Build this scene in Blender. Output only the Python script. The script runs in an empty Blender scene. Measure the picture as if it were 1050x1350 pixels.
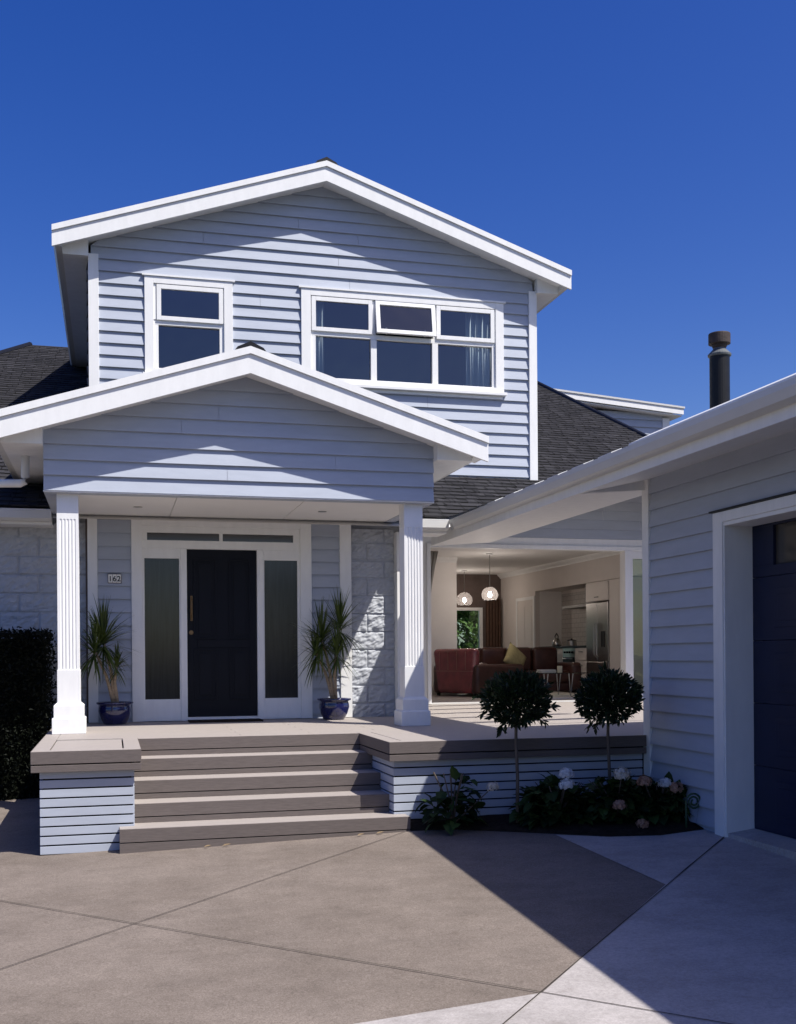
import bpy, bmesh, math, random
from mathutils import Vector, Matrix, noise
random.seed(7)
scene = bpy.context.scene
COL = scene.collection
# ------------------------------------------------------------------ camera
F, YAW, ROLL, SHIFT, EYE = 1443.0, 0.2552, -0.0073, 191.35, 1.3876
cam = bpy.data.cameras.new('camera'); cam_o = bpy.data.objects.new('camera', cam); COL.objects.link(cam_o)
fw = Vector((math.sin(YAW), math.cos(YAW), 0)); rt = Vector((math.cos(YAW), -math.sin(YAW), 0)); up = Vector((0, 0, 1))
R_ = rt*math.cos(ROLL)+up*math.sin(ROLL); U_ = up*math.cos(ROLL)-rt*math.sin(ROLL)
M = Matrix((R_, U_, -fw)).transposed().to_4x4(); M.translation = (0, 0, EYE); cam_o.matrix_world = M
cam.sensor_fit = 'HORIZONTAL'; cam.sensor_width = 36; cam.lens = 36*F/1050; cam.shift_y = SHIFT/1050
cam.clip_start = .05; cam.clip_end = 3000
scene.camera = cam_o
# ------------------------------------------------------------------ sky, sun, exposure
SUN = Vector((.485, -.51, 1)).normalized()
w = bpy.data.worlds.new('World'); scene.world = w; w.use_nodes = True
wn = w.node_tree; bg = wn.nodes['Background']
sky = wn.nodes.new('ShaderNodeTexSky'); sky.sky_type = 'NISHITA'; sky.sun_disc = False
sky.sun_elevation = math.asin(SUN.z); sky.sun_rotation = math.atan2(SUN.x, SUN.y)
sky.altitude = 0; sky.air_density = 1.0; sky.dust_density = 1.3; sky.ozone_density = 3.0
hsv = wn.nodes.new('ShaderNodeHueSaturation'); hsv.inputs['Saturation'].default_value = 1.41; hsv.inputs['Hue'].default_value = .5255
wn.links.new(sky.outputs[0], hsv.inputs['Color']); wn.links.new(hsv.outputs[0], bg.inputs[0]); bg.inputs[1].default_value = .105
sl = bpy.data.lights.new('sun', 'SUN'); sl.energy = 5.0; sl.angle = math.radians(.5); sl.color = (1, .955, .89)
so = bpy.data.objects.new('sun', sl); COL.objects.link(so); so.rotation_euler = (-SUN).to_track_quat('-Z', 'Y').to_euler()
scene.view_settings.view_transform = 'Standard'; scene.view_settings.look = 'None'
scene.view_settings.exposure = 0.3; scene.view_settings.gamma = 1
scene.render.engine = 'CYCLES'
scene.cycles.max_bounces = 10; scene.cycles.diffuse_bounces = 6; scene.cycles.transparent_max_bounces = 24
# ------------------------------------------------------------------ materials
def mat(name, col, rough=.6, spec=.4, var=.0, vscale=6, bump=.0, bscale=60, metal=0, col2=None, stretch=None, coat=0):
    m = bpy.data.materials.new(name); m.use_nodes = True; n = m.node_tree.nodes; l = m.node_tree.links
    p = n['Principled BSDF']; p.inputs['Roughness'].default_value = rough; p.inputs['Specular IOR Level'].default_value = spec
    p.inputs['Metallic'].default_value = metal; p.inputs['Coat Weight'].default_value = coat
    c = (*col, 1); p.inputs['Base Color'].default_value = c
    tc = n.new('ShaderNodeTexCoord'); vec = tc.outputs['Object']
    if stretch:
        mp = n.new('ShaderNodeMapping'); mp.inputs['Scale'].default_value = stretch; l.new(vec, mp.inputs[0]); vec = mp.outputs[0]
    if var:
        t = n.new('ShaderNodeTexNoise'); t.inputs['Scale'].default_value = vscale; t.inputs['Detail'].default_value = 6; t.inputs['Roughness'].default_value = .65
        l.new(vec, t.inputs['Vector'])
        r = n.new('ShaderNodeValToRGB'); r.color_ramp.elements[0].position = .3; r.color_ramp.elements[1].position = .7
        a = col2 or tuple(x*(1-var) for x in col); b = tuple(min(1, x*(1+var)) for x in col)
        r.color_ramp.elements[0].color = (*a, 1); r.color_ramp.elements[1].color = (*b, 1)
        l.new(t.outputs['Fac'], r.inputs[0]); l.new(r.outputs[0], p.inputs['Base Color'])
    if bump:
        t2 = n.new('ShaderNodeTexNoise'); t2.inputs['Scale'].default_value = bscale; t2.inputs['Detail'].default_value = 5; l.new(vec, t2.inputs['Vector'])
        b_ = n.new('ShaderNodeBump'); b_.inputs['Strength'].default_value = bump; b_.inputs['Distance'].default_value = .01
        l.new(t2.outputs['Fac'], b_.inputs['Height']); l.new(b_.outputs[0], p.inputs['Normal'])
    return m
BOARD = mat('blue_grey_paint', (.405, .44, .51), .55, .3, .06, 2.2, .06, 90, stretch=(1, 1, 5))
WHITE = mat('white_paint', (.80, .80, .785), .5, .35, .045, 4, .05, 60, stretch=(2.5, 2.5, .6))
CEIL = mat('ceiling_paint', (.80, .79, .77), .7, .2, .02, 2)
GUTTER = mat('gutter_enamel', (.62, .615, .59), .4, .4, .03, 3)
NAVY = mat('navy_door_paint', (.004, .005, .010), .5, .2, .15, 4, .05, 60, stretch=(6, 6, 1))
NAVY2 = mat('navy_garage_paint', (.008, .012, .040), .45, .3, .15, 3, .05, 200)
DECKTOP = mat('pale_decking', (.37, .33, .30), .6, .35, .14, 14, .15, 30, stretch=(1, 14, 14))  # tops and treads, a paler tone than the edge boards
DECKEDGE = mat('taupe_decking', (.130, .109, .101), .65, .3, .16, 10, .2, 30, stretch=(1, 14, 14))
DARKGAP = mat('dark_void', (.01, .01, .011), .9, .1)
SHINGLE = mat('asphalt_shingle', (.05, .048, .05), .9, .2)
BLOCK = mat('painted_split_block', (.45, .47, .505), .8, .2, .08, 12, .3, 120)
METALROOF = mat('grey_steel_roofing', (.22, .23, .23), .45, .5, .06, 2)
FLASH = mat('zinc_flashing', (.70, .70, .69), .5, .4, .03, 4)
BLACKM = mat('black_steel', (.009, .009, .010), .45, .3, .3, 12, .05, 40)
RUST = mat('rusted_cowl', (.045, .032, .027), .7, .4, .35, 14, .2, 60)
STEEL = mat('brushed_steel', (.45, .44, .42), .3, .5, .05, 20, metal=1.0)
BRONZE = mat('aged_brass', (.22, .14, .07), .4, .5, .2, 30, metal=.8)
SOIL = mat('garden_soil', (.022, .017, .013), .95, .1, .5, 18, .9, 40)
WALLIN = mat('interior_wall_paint', (.66, .61, .575), .8, .2, .03, 3)
WALLINL = mat('brightened_wall_paint', (.84, .81, .78), .8, .2, .03, 3)  # paler copy of the wall paint; daylight on the pier put into colour
DARKIN = mat('dark_feature_wall', (.13, .10, .09), .8, .2, .15, 5)
UPIN = mat('upstairs_sky_tint', (.13, .19, .29), .8, .2)  # blue walls stand in for sky reflected in the upstairs panes
FLOORIN = mat('interior_floor', (.62, .55, .48), .45, .4, .08, 5, stretch=(1, 8, 1))
LEATHER = mat('oxblood_leather', (.26, .05, .06), .2, .8, .35, 5, .15, 120, coat=.4)
LEATHER2 = mat('brown_leather', (.062, .024, .019), .32, .5, .35, 5, .2, 120)
KHAKI = mat('khaki_fabric', (.34, .29, .15), .9, .1, .2, 14, .3, 90)
RUG = mat('cream_shag', (.72, .68, .60), .95, .1, .1, 20, .9, 60)
CAB = mat('cabinet_lacquer', (.66, .61, .57), .4, .4, .02, 3)
TILE = mat('kitchen_tile', (.58, .55, .52), .25, .5)
CURT = mat('sheer_curtain', (.72, .78, .82), .8, .2)
BROWNC = mat('brown_drape', (.10, .06, .045), .9, .1, .15, 8)
BARK = mat('stem_bark', (.12, .095, .075), .8, .2, .3, 20, .4, 60, stretch=(1, 1, .3))
CANE = mat('dracaena_cane', (.36, .27, .18), .75, .2, .25, 30, .4, 40, stretch=(.4, .4, 2))
def leafmat(name, a, b, rough=.4, trans=.25, spec=.4):
    m = bpy.data.materials.new(name); m.use_nodes = True; n = m.node_tree.nodes; l = m.node_tree.links; p = n['Principled BSDF']
    g = n.new('ShaderNodeNewGeometry'); r = n.new('ShaderNodeValToRGB')
    r.color_ramp.elements[0].color = (*a, 1); r.color_ramp.elements[1].color = (*b, 1)
    l.new(g.outputs['Random Per Island'], r.inputs[0]); l.new(r.outputs[0], p.inputs['Base Color'])
    p.inputs['Roughness'].default_value = rough; p.inputs['Specular IOR Level'].default_value = spec
    t = n.new('ShaderNodeBsdfTranslucent'); l.new(r.outputs[0], t.inputs[0]); mx = n.new('ShaderNodeMixShader'); mx.inputs[0].default_value = trans
    l.new(p.outputs[0], mx.inputs[1]); l.new(t.outputs[0], mx.inputs[2]); l.new(mx.outputs[0], n['Material Output'].inputs[0])
    return m
BAYLEAF = leafmat('bay_leaf', (.008, .018, .006), (.022, .042, .012), .4, .12, .35)
HYDLEAF = leafmat('hydrangea_leaf', (.006, .016, .005), (.045, .085, .02), .55, .2, .2)
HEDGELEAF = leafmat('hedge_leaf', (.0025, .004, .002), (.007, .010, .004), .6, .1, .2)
DRACLEAF = leafmat('dracaena_leaf', (.03, .055, .012), (.11, .15, .035), .4, .3)
TREELEAF = leafmat('tree_leaf', (.05, .10, .02), (.16, .24, .06), .5, .35)
PETAL = leafmat('cream_petal', (.62, .56, .46), (.80, .76, .68), .7, .3)
PETALP = leafmat('fading_pink_petal', (.42, .22, .15), (.60, .40, .28), .7, .3)
PETALW = leafmat('white_petal', (.70, .72, .74), (.85, .86, .87), .7, .3)
DRYLEAF = leafmat('dry_leaf', (.26, .18, .10), (.40, .31, .19), .8, .2)
def glassmat(name, tint=(.9, .95, .95), refl=1.0):
    m = bpy.data.materials.new(name); m.use_nodes = True; n = m.node_tree.nodes; l = m.node_tree.links
    tr = n.new('ShaderNodeBsdfTransparent'); tr.inputs[0].default_value = (*tint, 1)
    gl = n.new('ShaderNodeBsdfGlossy'); gl.inputs['Roughness'].default_value = .01
    tcx = n.new('ShaderNodeTexCoord'); wz = n.new('ShaderNodeTexNoise'); wz.inputs['Scale'].default_value = 1.6; l.new(tcx.outputs['Object'], wz.inputs['Vector'])
    wb = n.new('ShaderNodeBump'); wb.inputs['Strength'].default_value = .12; wb.inputs['Distance'].default_value = .08; l.new(wz.outputs['Fac'], wb.inputs['Height']); l.new(wb.outputs[0], gl.inputs['Normal'])
    fr = n.new('ShaderNodeFresnel'); fr.inputs[0].default_value = 1.5*refl
    mx = n.new('ShaderNodeMixShader'); l.new(fr.outputs[0], mx.inputs[0]); l.new(tr.outputs[0], mx.inputs[1]); l.new(gl.outputs[0], mx.inputs[2])
    l.new(mx.outputs[0], n['Material Output'].inputs[0]); return m
GLASS = glassmat('window_glass', (.72, .80, .84), 1.5)
CLEAR = glassmat('clear_glass', (.86, .95, .92))
FROST = mat('reeded_glass', (.020, .021, .025), .10, .5, .35, 3, .10, 30, stretch=(12, 12, .6))
def glaze(name, a, b):
    m = mat(name, a, .12, .6, .4, 3, coat=.6, col2=b); return m
POT = glaze('cobalt_glaze', (.008, .010, .060), (.006, .007, .042))
GLSHADE = bpy.data.materials.new('pearly_glass'); GLSHADE.use_nodes = True
_n = GLSHADE.node_tree.nodes; _l = GLSHADE.node_tree.links; _p2 = _n['Principled BSDF']; _p2.inputs['Base Color'].default_value = (.20, .19, .185, 1); _p2.inputs['Roughness'].default_value = .3
_t = _n.new('ShaderNodeBsdfTransparent'); _t.inputs[0].default_value = (.8, .76, .74, 1); _x = _n.new('ShaderNodeMixShader'); _x.inputs[0].default_value = .2
_l.new(_t.outputs[0], _x.inputs[1]); _l.new(_p2.outputs[0], _x.inputs[2]); _l.new(_x.outputs[0], _n['Material Output'].inputs[0])
def brickcol(m, c1, c2, mortar, scale, bw, rh, msize=.012, bump=.3, wide=True):
    n = m.node_tree.nodes; l = m.node_tree.links; p = n['Principled BSDF']
    uv = n.new('ShaderNodeUVMap'); b = n.new('ShaderNodeTexBrick'); l.new(uv.outputs[0], b.inputs['Vector'])
    b.inputs['Color1'].default_value = (*c1, 1); b.inputs['Color2'].default_value = (*c2, 1); b.inputs['Mortar'].default_value = (*mortar, 1)
    b.inputs['Scale'].default_value = scale; b.inputs['Brick Width'].default_value = bw; b.inputs['Row Height'].default_value = rh; b.inputs['Mortar Size'].default_value = msize
    t = n.new('ShaderNodeTexNoise'); t.inputs['Scale'].default_value = 90; t.inputs['Detail'].default_value = 4; l.new(uv.outputs[0], t.inputs['Vector'])
    mm = n.new('ShaderNodeMixRGB'); mm.blend_type = 'MULTIPLY'; mm.inputs[0].default_value = .6
    l.new(b.outputs['Color'], mm.inputs[1]); l.new(t.outputs['Color'], mm.inputs[2])
    gi = n.new('ShaderNodeNewGeometry'); ri = n.new('ShaderNodeMapRange'); ri.inputs[3].default_value = .75 if wide else .95; ri.inputs[4].default_value = 1.3 if wide else 1.05
    l.new(gi.outputs['Random Per Island'], ri.inputs[0]); m3 = n.new('ShaderNodeMixRGB'); m3.blend_type = 'MULTIPLY'; m3.inputs[0].default_value = 1
    l.new(b.outputs['Color'], m3.inputs[1]); l.new(ri.outputs[0], m3.inputs[2]); l.new(m3.outputs[0], p.inputs['Base Color'])
    bp = n.new('ShaderNodeBump'); bp.inputs['Strength'].default_value = bump; bp.inputs['Distance'].default_value = .01
    mt = n.new('ShaderNodeMath'); mt.operation = 'MULTIPLY_ADD'; mt.inputs[1].default_value = .6; l.new(t.outputs['Fac'], mt.inputs[0])
    iv = n.new('ShaderNodeMath'); iv.operation = 'SUBTRACT'; iv.inputs[0].default_value = 1; l.new(b.outputs['Fac'], iv.inputs[1]); l.new(iv.outputs[0], mt.inputs[2])
    l.new(mt.outputs[0], bp.inputs['Height']); l.new(bp.outputs[0], p.inputs['Normal'])
brickcol(SHINGLE, (.020, .0195, .022), (.038, .037, .041), (.008, .008, .008), 1, .32, .15, .008, .6)
brickcol(TILE, (.56, .53, .50), (.60, .57, .54), (.40, .38, .36), 1, .2, .1, .006, .1, False)
def concrete(name, c, dark, gr=1.0):
    m = bpy.data.materials.new(name); m.use_nodes = True; n = m.node_tree.nodes; l = m.node_tree.links; p = n['Principled BSDF']
    p.inputs['Roughness'].default_value = .85; p.inputs['Specular IOR Level'].default_value = .25
    tc = n.new('ShaderNodeTexCoord')
    def nz(s, d=6, st=None):
        v = tc.outputs['Object']
        if st:
            mp = n.new('ShaderNodeMapping'); mp.inputs['Scale'].default_value = st; mp.inputs['Rotation'].default_value = (0, 0, .7); l.new(v, mp.inputs[0]); v = mp.outputs[0]
        t = n.new('ShaderNodeTexNoise'); t.inputs['Scale'].default_value = s; t.inputs['Detail'].default_value = d; t.inputs['Roughness'].default_value = .7; l.new(v, t.inputs['Vector']); return t.outputs['Fac']
    def ramp(f, a, b, p0, p1):
        r = n.new('ShaderNodeValToRGB'); r.color_ramp.elements[0].position = p0; r.color_ramp.elements[1].position = p1
        r.color_ramp.elements[0].color = (*a, 1); r.color_ramp.elements[1].color = (*b, 1); l.new(f, r.inputs[0]); return r.outputs[0]
    def mul(a, b, f=1):
        q = n.new('ShaderNodeMixRGB'); q.blend_type = 'MULTIPLY'; q.inputs[0].default_value = f; l.new(a, q.inputs[1]); l.new(b, q.inputs[2]); return q.outputs[0]
    col = ramp(nz(1.1), dark, c, .3, .68)
    col = mul(col, ramp(nz(120, 3), (1-.30*gr, 1-.32*gr, 1-.33*gr), (1+.22*gr,)*3, .35, .65))
    col = mul(col, ramp(nz(3.2, 8, (1, 1.6, 1)), (.88, .88, .88), (1.05, 1.05, 1.05), .35, .6))
    col = mul(col, ramp(nz(45, 3), (.88, .88, .87), (1.08, 1.08, 1.08), .35, .65))
    col = mul(col, ramp(nz(.55, 9), (.91, .905, .895), (1.04, 1.04, 1.05), .36, .56))
    col = mul(col, ramp(nz(9, 4), (.90, .89, .88), (1.02, 1.02, 1.02), .30, .42))
    l.new(col, p.inputs['Base Color'])
    b = n.new('ShaderNodeBump'); b.inputs['Strength'].default_value = .35; b.inputs['Distance'].default_value = .004; l.new(nz(320, 2), b.inputs['Height']); l.new(b.outputs[0], p.inputs['Normal'])
    return m
CONC = concrete('brown_concrete', (.222, .187, .158), (.180, .150, .127))
PALE = concrete('pale_concrete', (.44, .408, .39), (.38, .353, .34), .35)
JOINT = mat('saw_cut', (.06, .052, .045), .95, .1)
BULB = bpy.data.materials.new('glowing_bulb'); BULB.use_nodes = True
_p = BULB.node_tree.nodes['Principled BSDF']; _p.inputs['Emission Color'].default_value = (1, .91, .83, 1); _p.inputs['Emission Strength'].default_value = 270
SHADE = mat('pearly_glass_shade', (.62, .56, .52), .4, .4, .25, 25)
# ------------------------------------------------------------------ mesh helpers
class MB:
    def __init__(s): s.bm = bmesh.new(); s.uv = None
    def face(s, pts, uvs=None):
        f = s.bm.faces.new([s.bm.verts.new(p) for p in pts])
        if uvs:
            if s.uv is None: s.uv = s.bm.loops.layers.uv.new('UVMap')
            for lp, q in zip(f.loops, uvs): lp[s.uv].uv = q
        return f
    def box(s, x0, x1, y0, y1, z0, z1):
        v = [s.bm.verts.new((x, y, z)) for z in (z0, z1) for y in (y0, y1) for x in (x0, x1)]
        for q in ((0, 2, 3, 1), (4, 5, 7, 6), (0, 1, 5, 4), (2, 6, 7, 3), (0, 4, 6, 2), (1, 3, 7, 5)): s.bm.faces.new([v[i] for i in q])
        return s
    def prism(s, poly, ax, a, b):     # poly in the other two axes, extruded along axis ax from a to b
        def P(p, t):
            return (t, p[0], p[1]) if ax == 'x' else (p[0], t, p[1]) if ax == 'y' else (p[0], p[1], t)
        A = [s.bm.verts.new(P(p, a)) for p in poly]; B = [s.bm.verts.new(P(p, b)) for p in poly]; n = len(poly)
        s.bm.faces.new(A); s.bm.faces.new(B[::-1])
        for i in range(n): s.bm.faces.new((A[i], B[i], B[(i+1) % n], A[(i+1) % n]))
        return s
    def tube(s, pts, rad, seg=10, cap=True):
        pts = [Vector(p) for p in pts]; rings = []
        rads = rad if isinstance(rad, (list, tuple)) else [rad]*len(pts)
        for i, p in enumerate(pts):
            d = (pts[min(i+1, len(pts)-1)]-pts[max(i-1, 0)]).normalized()
            a = d.cross(Vector((0, 0, 1)) if abs(d.z) < .9 else Vector((1, 0, 0))).normalized(); b = d.cross(a)
            rings.append([s.bm.verts.new(p+(a*math.cos(t)+b*math.sin(t))*rads[i]) for t in [2*math.pi*k/seg for k in range(seg)]])
        for r0, r1 in zip(rings, rings[1:]):
            for k in range(seg): s.bm.faces.new((r0[k], r0[(k+1) % seg], r1[(k+1) % seg], r1[k]))
        if cap: s.bm.faces.new(rings[0][::-1]); s.bm.faces.new(rings[-1])
        return s
    def lathe(s, prof, c=(0, 0, 0), seg=28):
        rings = [[s.bm.verts.new((c[0]+r*math.cos(2*math.pi*k/seg), c[1]+r*math.sin(2*math.pi*k/seg), c[2]+z)) for k in range(seg)] for r, z in prof]
        for r0, r1 in zip(rings, rings[1:]):
            for k in range(seg): s.bm.faces.new((r0[k], r0[(k+1) % seg], r1[(k+1) % seg], r1[k]))
        s.bm.faces.new(rings[0][::-1]); s.bm.faces.new(rings[-1]); return s
    def build(s, name, m, parent=None, bevel=0, smooth=False, recalc=True, seg=2):
        if recalc: bmesh.ops.recalc_face_normals(s.bm, faces=s.bm.faces)
        me = bpy.data.meshes.new(name); s.bm.to_mesh(me); s.bm.free(); me.materials.append(m)
        if smooth:
            for p in me.polygons: p.use_smooth = True
        o = bpy.data.objects.new(name, me); COL.objects.link(o)
        if parent:
            o.parent = parent
            r = parent
            while r.parent: r = r.parent
            if parent is r: o.location = -Vector(r['origin']) if 'origin' in r else (0, 0, 0)
        if bevel:
            b = o.modifiers.new('bevel', 'BEVEL'); b.width = bevel; b.segments = seg; b.limit_method = 'ANGLE'; b.angle_limit = math.radians(40)
        return o
def tag(o, label, cat, group=None, kind=None):
    if label: o['label'] = label
    if cat: o['category'] = cat
    if group: o['group'] = group
    if kind: o['kind'] = kind
    return o
def thing(name, label, cat, loc=(0, 0, 0), group=None, world=True):
    o = bpy.data.objects.new(name, None); COL.objects.link(o); o.location = loc; o.empty_display_size = .2
    if world: o['origin'] = tuple(loc)          # its parts are written in world coordinates
    return tag(o, label, cat, group)
def clip(poly, a, b, c):             # keep a*x+b*y+c >= 0
    out = []
    for i in range(len(poly)):
        p, q = poly[i], poly[(i+1) % len(poly)]; dp = a*p[0]+b*p[1]+c; dq = a*q[0]+b*q[1]+c
        if dp >= 0: out.append(p)
        if (dp >= 0) != (dq >= 0):
            t = dp/(dp-dq); out.append((p[0]+(q[0]-p[0])*t, p[1]+(q[1]-p[1])*t))
    return out
def boards(mb, O, S, N, z0, pitch, n, ext, holes=(), proud=.03):
    """bevel-back weatherboards: O plan origin, S plan direction, N outward; ext(z)->(s0,s1); holes (s0,s1,z0,z1)"""
    O, S, N = Vector(O), Vector(S), Vector(N)
    def P(s_, z, o): q = O+S*s_+N*o; return (q.x, q.y, z)
    for r in range(n):
        zb = z0+r*pitch; zt = zb+pitch
        cuts = sorted({zb, zt, *[z for h in holes for z in h[2:4] if zb < z < zt]})
        for za, zc in zip(cuts, cuts[1:]):
            zm = (za+zc)/2; e0, e1, em = ext(za+1e-4), ext(zc-1e-4), ext(zm)
            if em[1]-em[0] < .02: continue
            blk = sorted((h[0], h[1]) for h in holes if h[2] < zm < h[3])
            segs = []; cur = None
            L = 'L'; cur = L
            for h in blk: segs.append((cur, h[0])); cur = h[1]
            segs.append((cur, 'R'))
            oa = proud*(1-(za-zb)/pitch)+.002; oc = proud*(1-(zc-zb)/pitch)+.002
            if za == zb and em[1]-em[0] > 2.4 and random.random() < .5:
                jx = random.uniform(em[0]+.8, em[1]-.8); ns = []
                for a, b in segs:
                    aa = e0[0] if a == 'L' else a; bb = e0[1] if b == 'R' else b
                    if len(cuts) == 2 and aa+.3 < jx < bb-.3: ns += [(a, jx-.0016), (jx+.0016, b)]
                    else: ns.append((a, b))
                segs = ns
            for a, b in segs:
                a0 = e0[0] if a == 'L' else a; a1 = e1[0] if a == 'L' else a
                b0 = e0[1] if b == 'R' else b; b1 = e1[1] if b == 'R' else b
                if b0 <= a0 and b1 <= a1: continue
                b0 = max(a0, b0); b1 = max(a1, b1)
                mb.face([P(a0, za, oa), P(b0, za, oa), P(b1, zc, oc), P(a1, zc, oc)] if b1-a1 > 1e-4 else [P(a0, za, oa), P(b0, za, oa), P(a1, zc, oc)])
                if za == zb: mb.face([P(a0, za, .002), P(b0, za, .002), P(b0, za, oa), P(a0, za, oa)])
    return mb
def frame(mb, x0, x1, z0, z1, wd, y0, y1):      # rectangular frame in the XZ plane
    if not isinstance(wd, (tuple, list)): wd = (wd,)*4     # left right bottom top
    mb.box(x0, x0+wd[0], y0, y1, z0, z1); mb.box(x1-wd[1], x1, y0, y1, z0, z1)
    mb.box(x0+wd[0], x1-wd[1], y0, y1, z0, z0+wd[2]); mb.box(x0+wd[0], x1-wd[1], y0, y1, z1-wd[3], z1); return mb
def courses(mb, poly, plane, axis, sign, step=.15, lift=.012, tabs=False):
    """shingle courses over a plan polygon; axis 'x'/'y' = up-slope axis; sign +1 if it rises along +axis"""
    i = 0 if axis == 'x' else 1
    lo = min(p[i] for p in poly); hi = max(p[i] for p in poly); g = abs(plane(1, 0)-plane(0, 0)) if axis == 'x' else abs(plane(0, 1)-plane(0, 0))
    d = step/math.sqrt(1+g*g); k = 0; t = lo if sign > 0 else hi
    while (t < hi if sign > 0 else t > lo):
        t2 = t+sign*d; a, b = min(t, t2), max(t, t2)
        c = clip(clip(poly, *((1, 0, -a) if i == 0 else (0, 1, -a))), *((-1, 0, b) if i == 0 else (0, -1, b)))
        if len(c) > 2:
            pts = []; uvs = []
            for p in c:
                f = (p[i]-t)/(t2-t); pts.append((p[0], p[1], plane(*p)+lift*(1-f)+.002)); uvs.append((p[1-i]+(k*.137 % .3), (k+min(.98, max(.02, f)))*.15))
            mb.face(pts, uvs)
            e = [p for p in c if abs(p[i]-t) < 1e-6]
            if len(e) >= 2:
                e = [min(e, key=lambda q: q[1-i]), max(e, key=lambda q: q[1-i])]
                mb.face([(*e[0], plane(*e[0])+.0), (*e[1], plane(*e[1])+.0), (*e[1], plane(*e[1])+lift+.002), (*e[0], plane(*e[0])+lift+.002)], [(0, k*.15), (0, k*.15), (0, k*.15), (0, k*.15)])
            if tabs:
                ea = [p[1-i] for p in c if abs(p[i]-t) < 1e-6]; eb = [p[1-i] for p in c if abs(p[i]-t2) < 1e-6]
                if len(ea) > 1 and len(eb) > 1:
                    lo2 = max(min(ea), min(eb)); hi2 = min(max(ea), max(eb)); q = lo2+random.uniform(.05, .3)
                    while q < hi2-.2:
                        wd = random.uniform(.09, .24); m_ = .012
                        def P3(u, f, l): 
                            v = t+(t2-t)*f; xy = (u, v) if i == 1 else (v, u); return (*xy, plane(*xy)+lift*(1-f)+l)
                        uq = [(q, k*.15+.02), (q+wd, k*.15+.02), (q+wd, k*.15+.13), (q, k*.15+.13)]
                        mb.face([P3(q, -.02, .010), P3(q+wd, -.02, .010), P3(q+wd-m_, .96, .006), P3(q+m_, .96, .006)], uq)
                        mb.face([P3(q, -.02, -.012), P3(q+wd, -.02, -.012), P3(q+wd, -.02, .010), P3(q, -.02, .010)], uq)
                        q += wd+random.uniform(.07, .2)
        t = t2; k += 1
    return mb
def leaf_mesh(mb, base, d, upv, L, W, fold=.25, droop=0, n=2):
    d = d.normalized(); s = d.cross(upv)
    if s.length < 1e-3: s = d.cross(Vector((1, 0, 0)))
    s.normalize(); nn = s.cross(d).normalized()
    if n == 2:      # six-point ovate leaf folded along its rib
        tip = base+d*L-nn*L*droop; m1 = base+d*L*.3; m2 = base+d*L*.7-nn*L*droop*.45
        l1 = m1+s*W*.5+nn*W*fold; l2 = m2+s*W*.38+nn*W*fold*.8; r1 = m1-s*W*.5+nn*W*fold; r2 = m2-s*W*.38+nn*W*fold*.8
        V = [mb.bm.verts.new(p) for p in (base, m1, m2, tip, l1, l2, r1, r2)]
        for q in ((0, 4, 1), (1, 4, 5, 2), (2, 5, 3), (0, 1, 6), (1, 2, 7, 6), (2, 3, 7)): mb.bm.faces.new([V[i] for i in q])
    else:           # blade leaf arching over n segments
        prev = None; p = Vector(base); dd = Vector(d)
        for k in range(n+1):
            t = k/n; wd = W*(.55+.9*t if t < .35 else (1-t)*1.33+.02)*.5
            side = dd.cross(Vector((0, 0, 1)));
            if side.length < .05: side = s
            side.normalize()
            cur = (mb.bm.verts.new(p+side*wd), mb.bm.verts.new(p-side*wd))
            if prev: mb.bm.faces.new((prev[0], cur[0], cur[1], prev[1]))
            prev = cur; p = p+dd*(L/n); dd = (dd+Vector((0, 0, -droop/n))).normalized()
def rnd_dir(): 
    z = random.uniform(-1, 1); t = random.uniform(0, 2*math.pi); r = math.sqrt(1-z*z); return Vector((r*math.cos(t), r*math.sin(t), z))
def ground(x, y): return -.484+.028*x+.03*y
# ------------------------------------------------------------------ ground
mb = MB(); lawn = MB(); S_ = 400
ring = [(-S_, -S_), (S_, -S_), (S_, S_), (-S_, S_)]
def gcl(x, y): return ground(max(-10, min(14, x)), max(2.3, min(22, y)))
xs = [-S_, -10, 14, S_]; ys = [-S_, 2.3, 22, S_]
for i in range(3):
    for j in range(3):
        q = mb if i == j == 1 else lawn
        q.face([(x, y, gcl(x, y)) for x, y in ((xs[i], ys[j]), (xs[i+1], ys[j]), (xs[i+1], ys[j+1]), (xs[i], ys[j+1]))])
tag(mb.build('driveway', CONC), None, None, kind='structure')
tag(lawn.build('lawn', mat('low_bounce_turf', (.024, .027, .022), .95, .1, .4, 3, .8, 30)), None, None, kind='structure')  # unseen dark turf, brought close to cut light bounced onto the house
def sheet(name, poly, m, lift):
    mb = MB(); mb.face([(x, y, ground(x, y)+lift) for x, y in poly]); return tag(mb.build(name, m, recalc=False), None, None, kind='structure')
A_ = (3.606, 8.644); B_ = (3.637, 6.758); C_ = (2.037, 5.042); D_ = (1.05, 4.05); E_ = (4.84, 8.0); 
sheet('pale_concrete_corner', [(3.606, 8.60), B_, (4.865, 8.03), (4.865, 8.33), (4.4, 8.24), (3.98, 8.35)], PALE, .004)
sheet('pale_concrete_path', [B_, C_, (-.9, 4.72), (-6, 4.1), (-6, 2.32), (5.3, 2.32), (5.3, 7.98), (4.84, 7.98)], PALE, .004)
mb = MB()
def cut(p, q, wd=.007):
    p, q = Vector(p), Vector(q); d = (q-p).normalized(); s = Vector((-d.y, d.x))*wd/2
    n = max(1, int((q-p).length/.4)); 
    for i in range(n):
        a = p+(q-p)*i/n; b = p+(q-p)*(i+1)/n
        mb.face([(v.x, v.y, ground(v.x, v.y)+.008) for v in (a-s, b-s, b+s, a+s)])
d1 = Vector((2.037-.155, 5.042-6.998)).normalized()
cut(Vector((.155, 6.998))-d1*3.2, Vector((2.037, 5.042))+d1*1.2)
cut((-2.0, 5.05), (2.45, 9.2))
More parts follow.
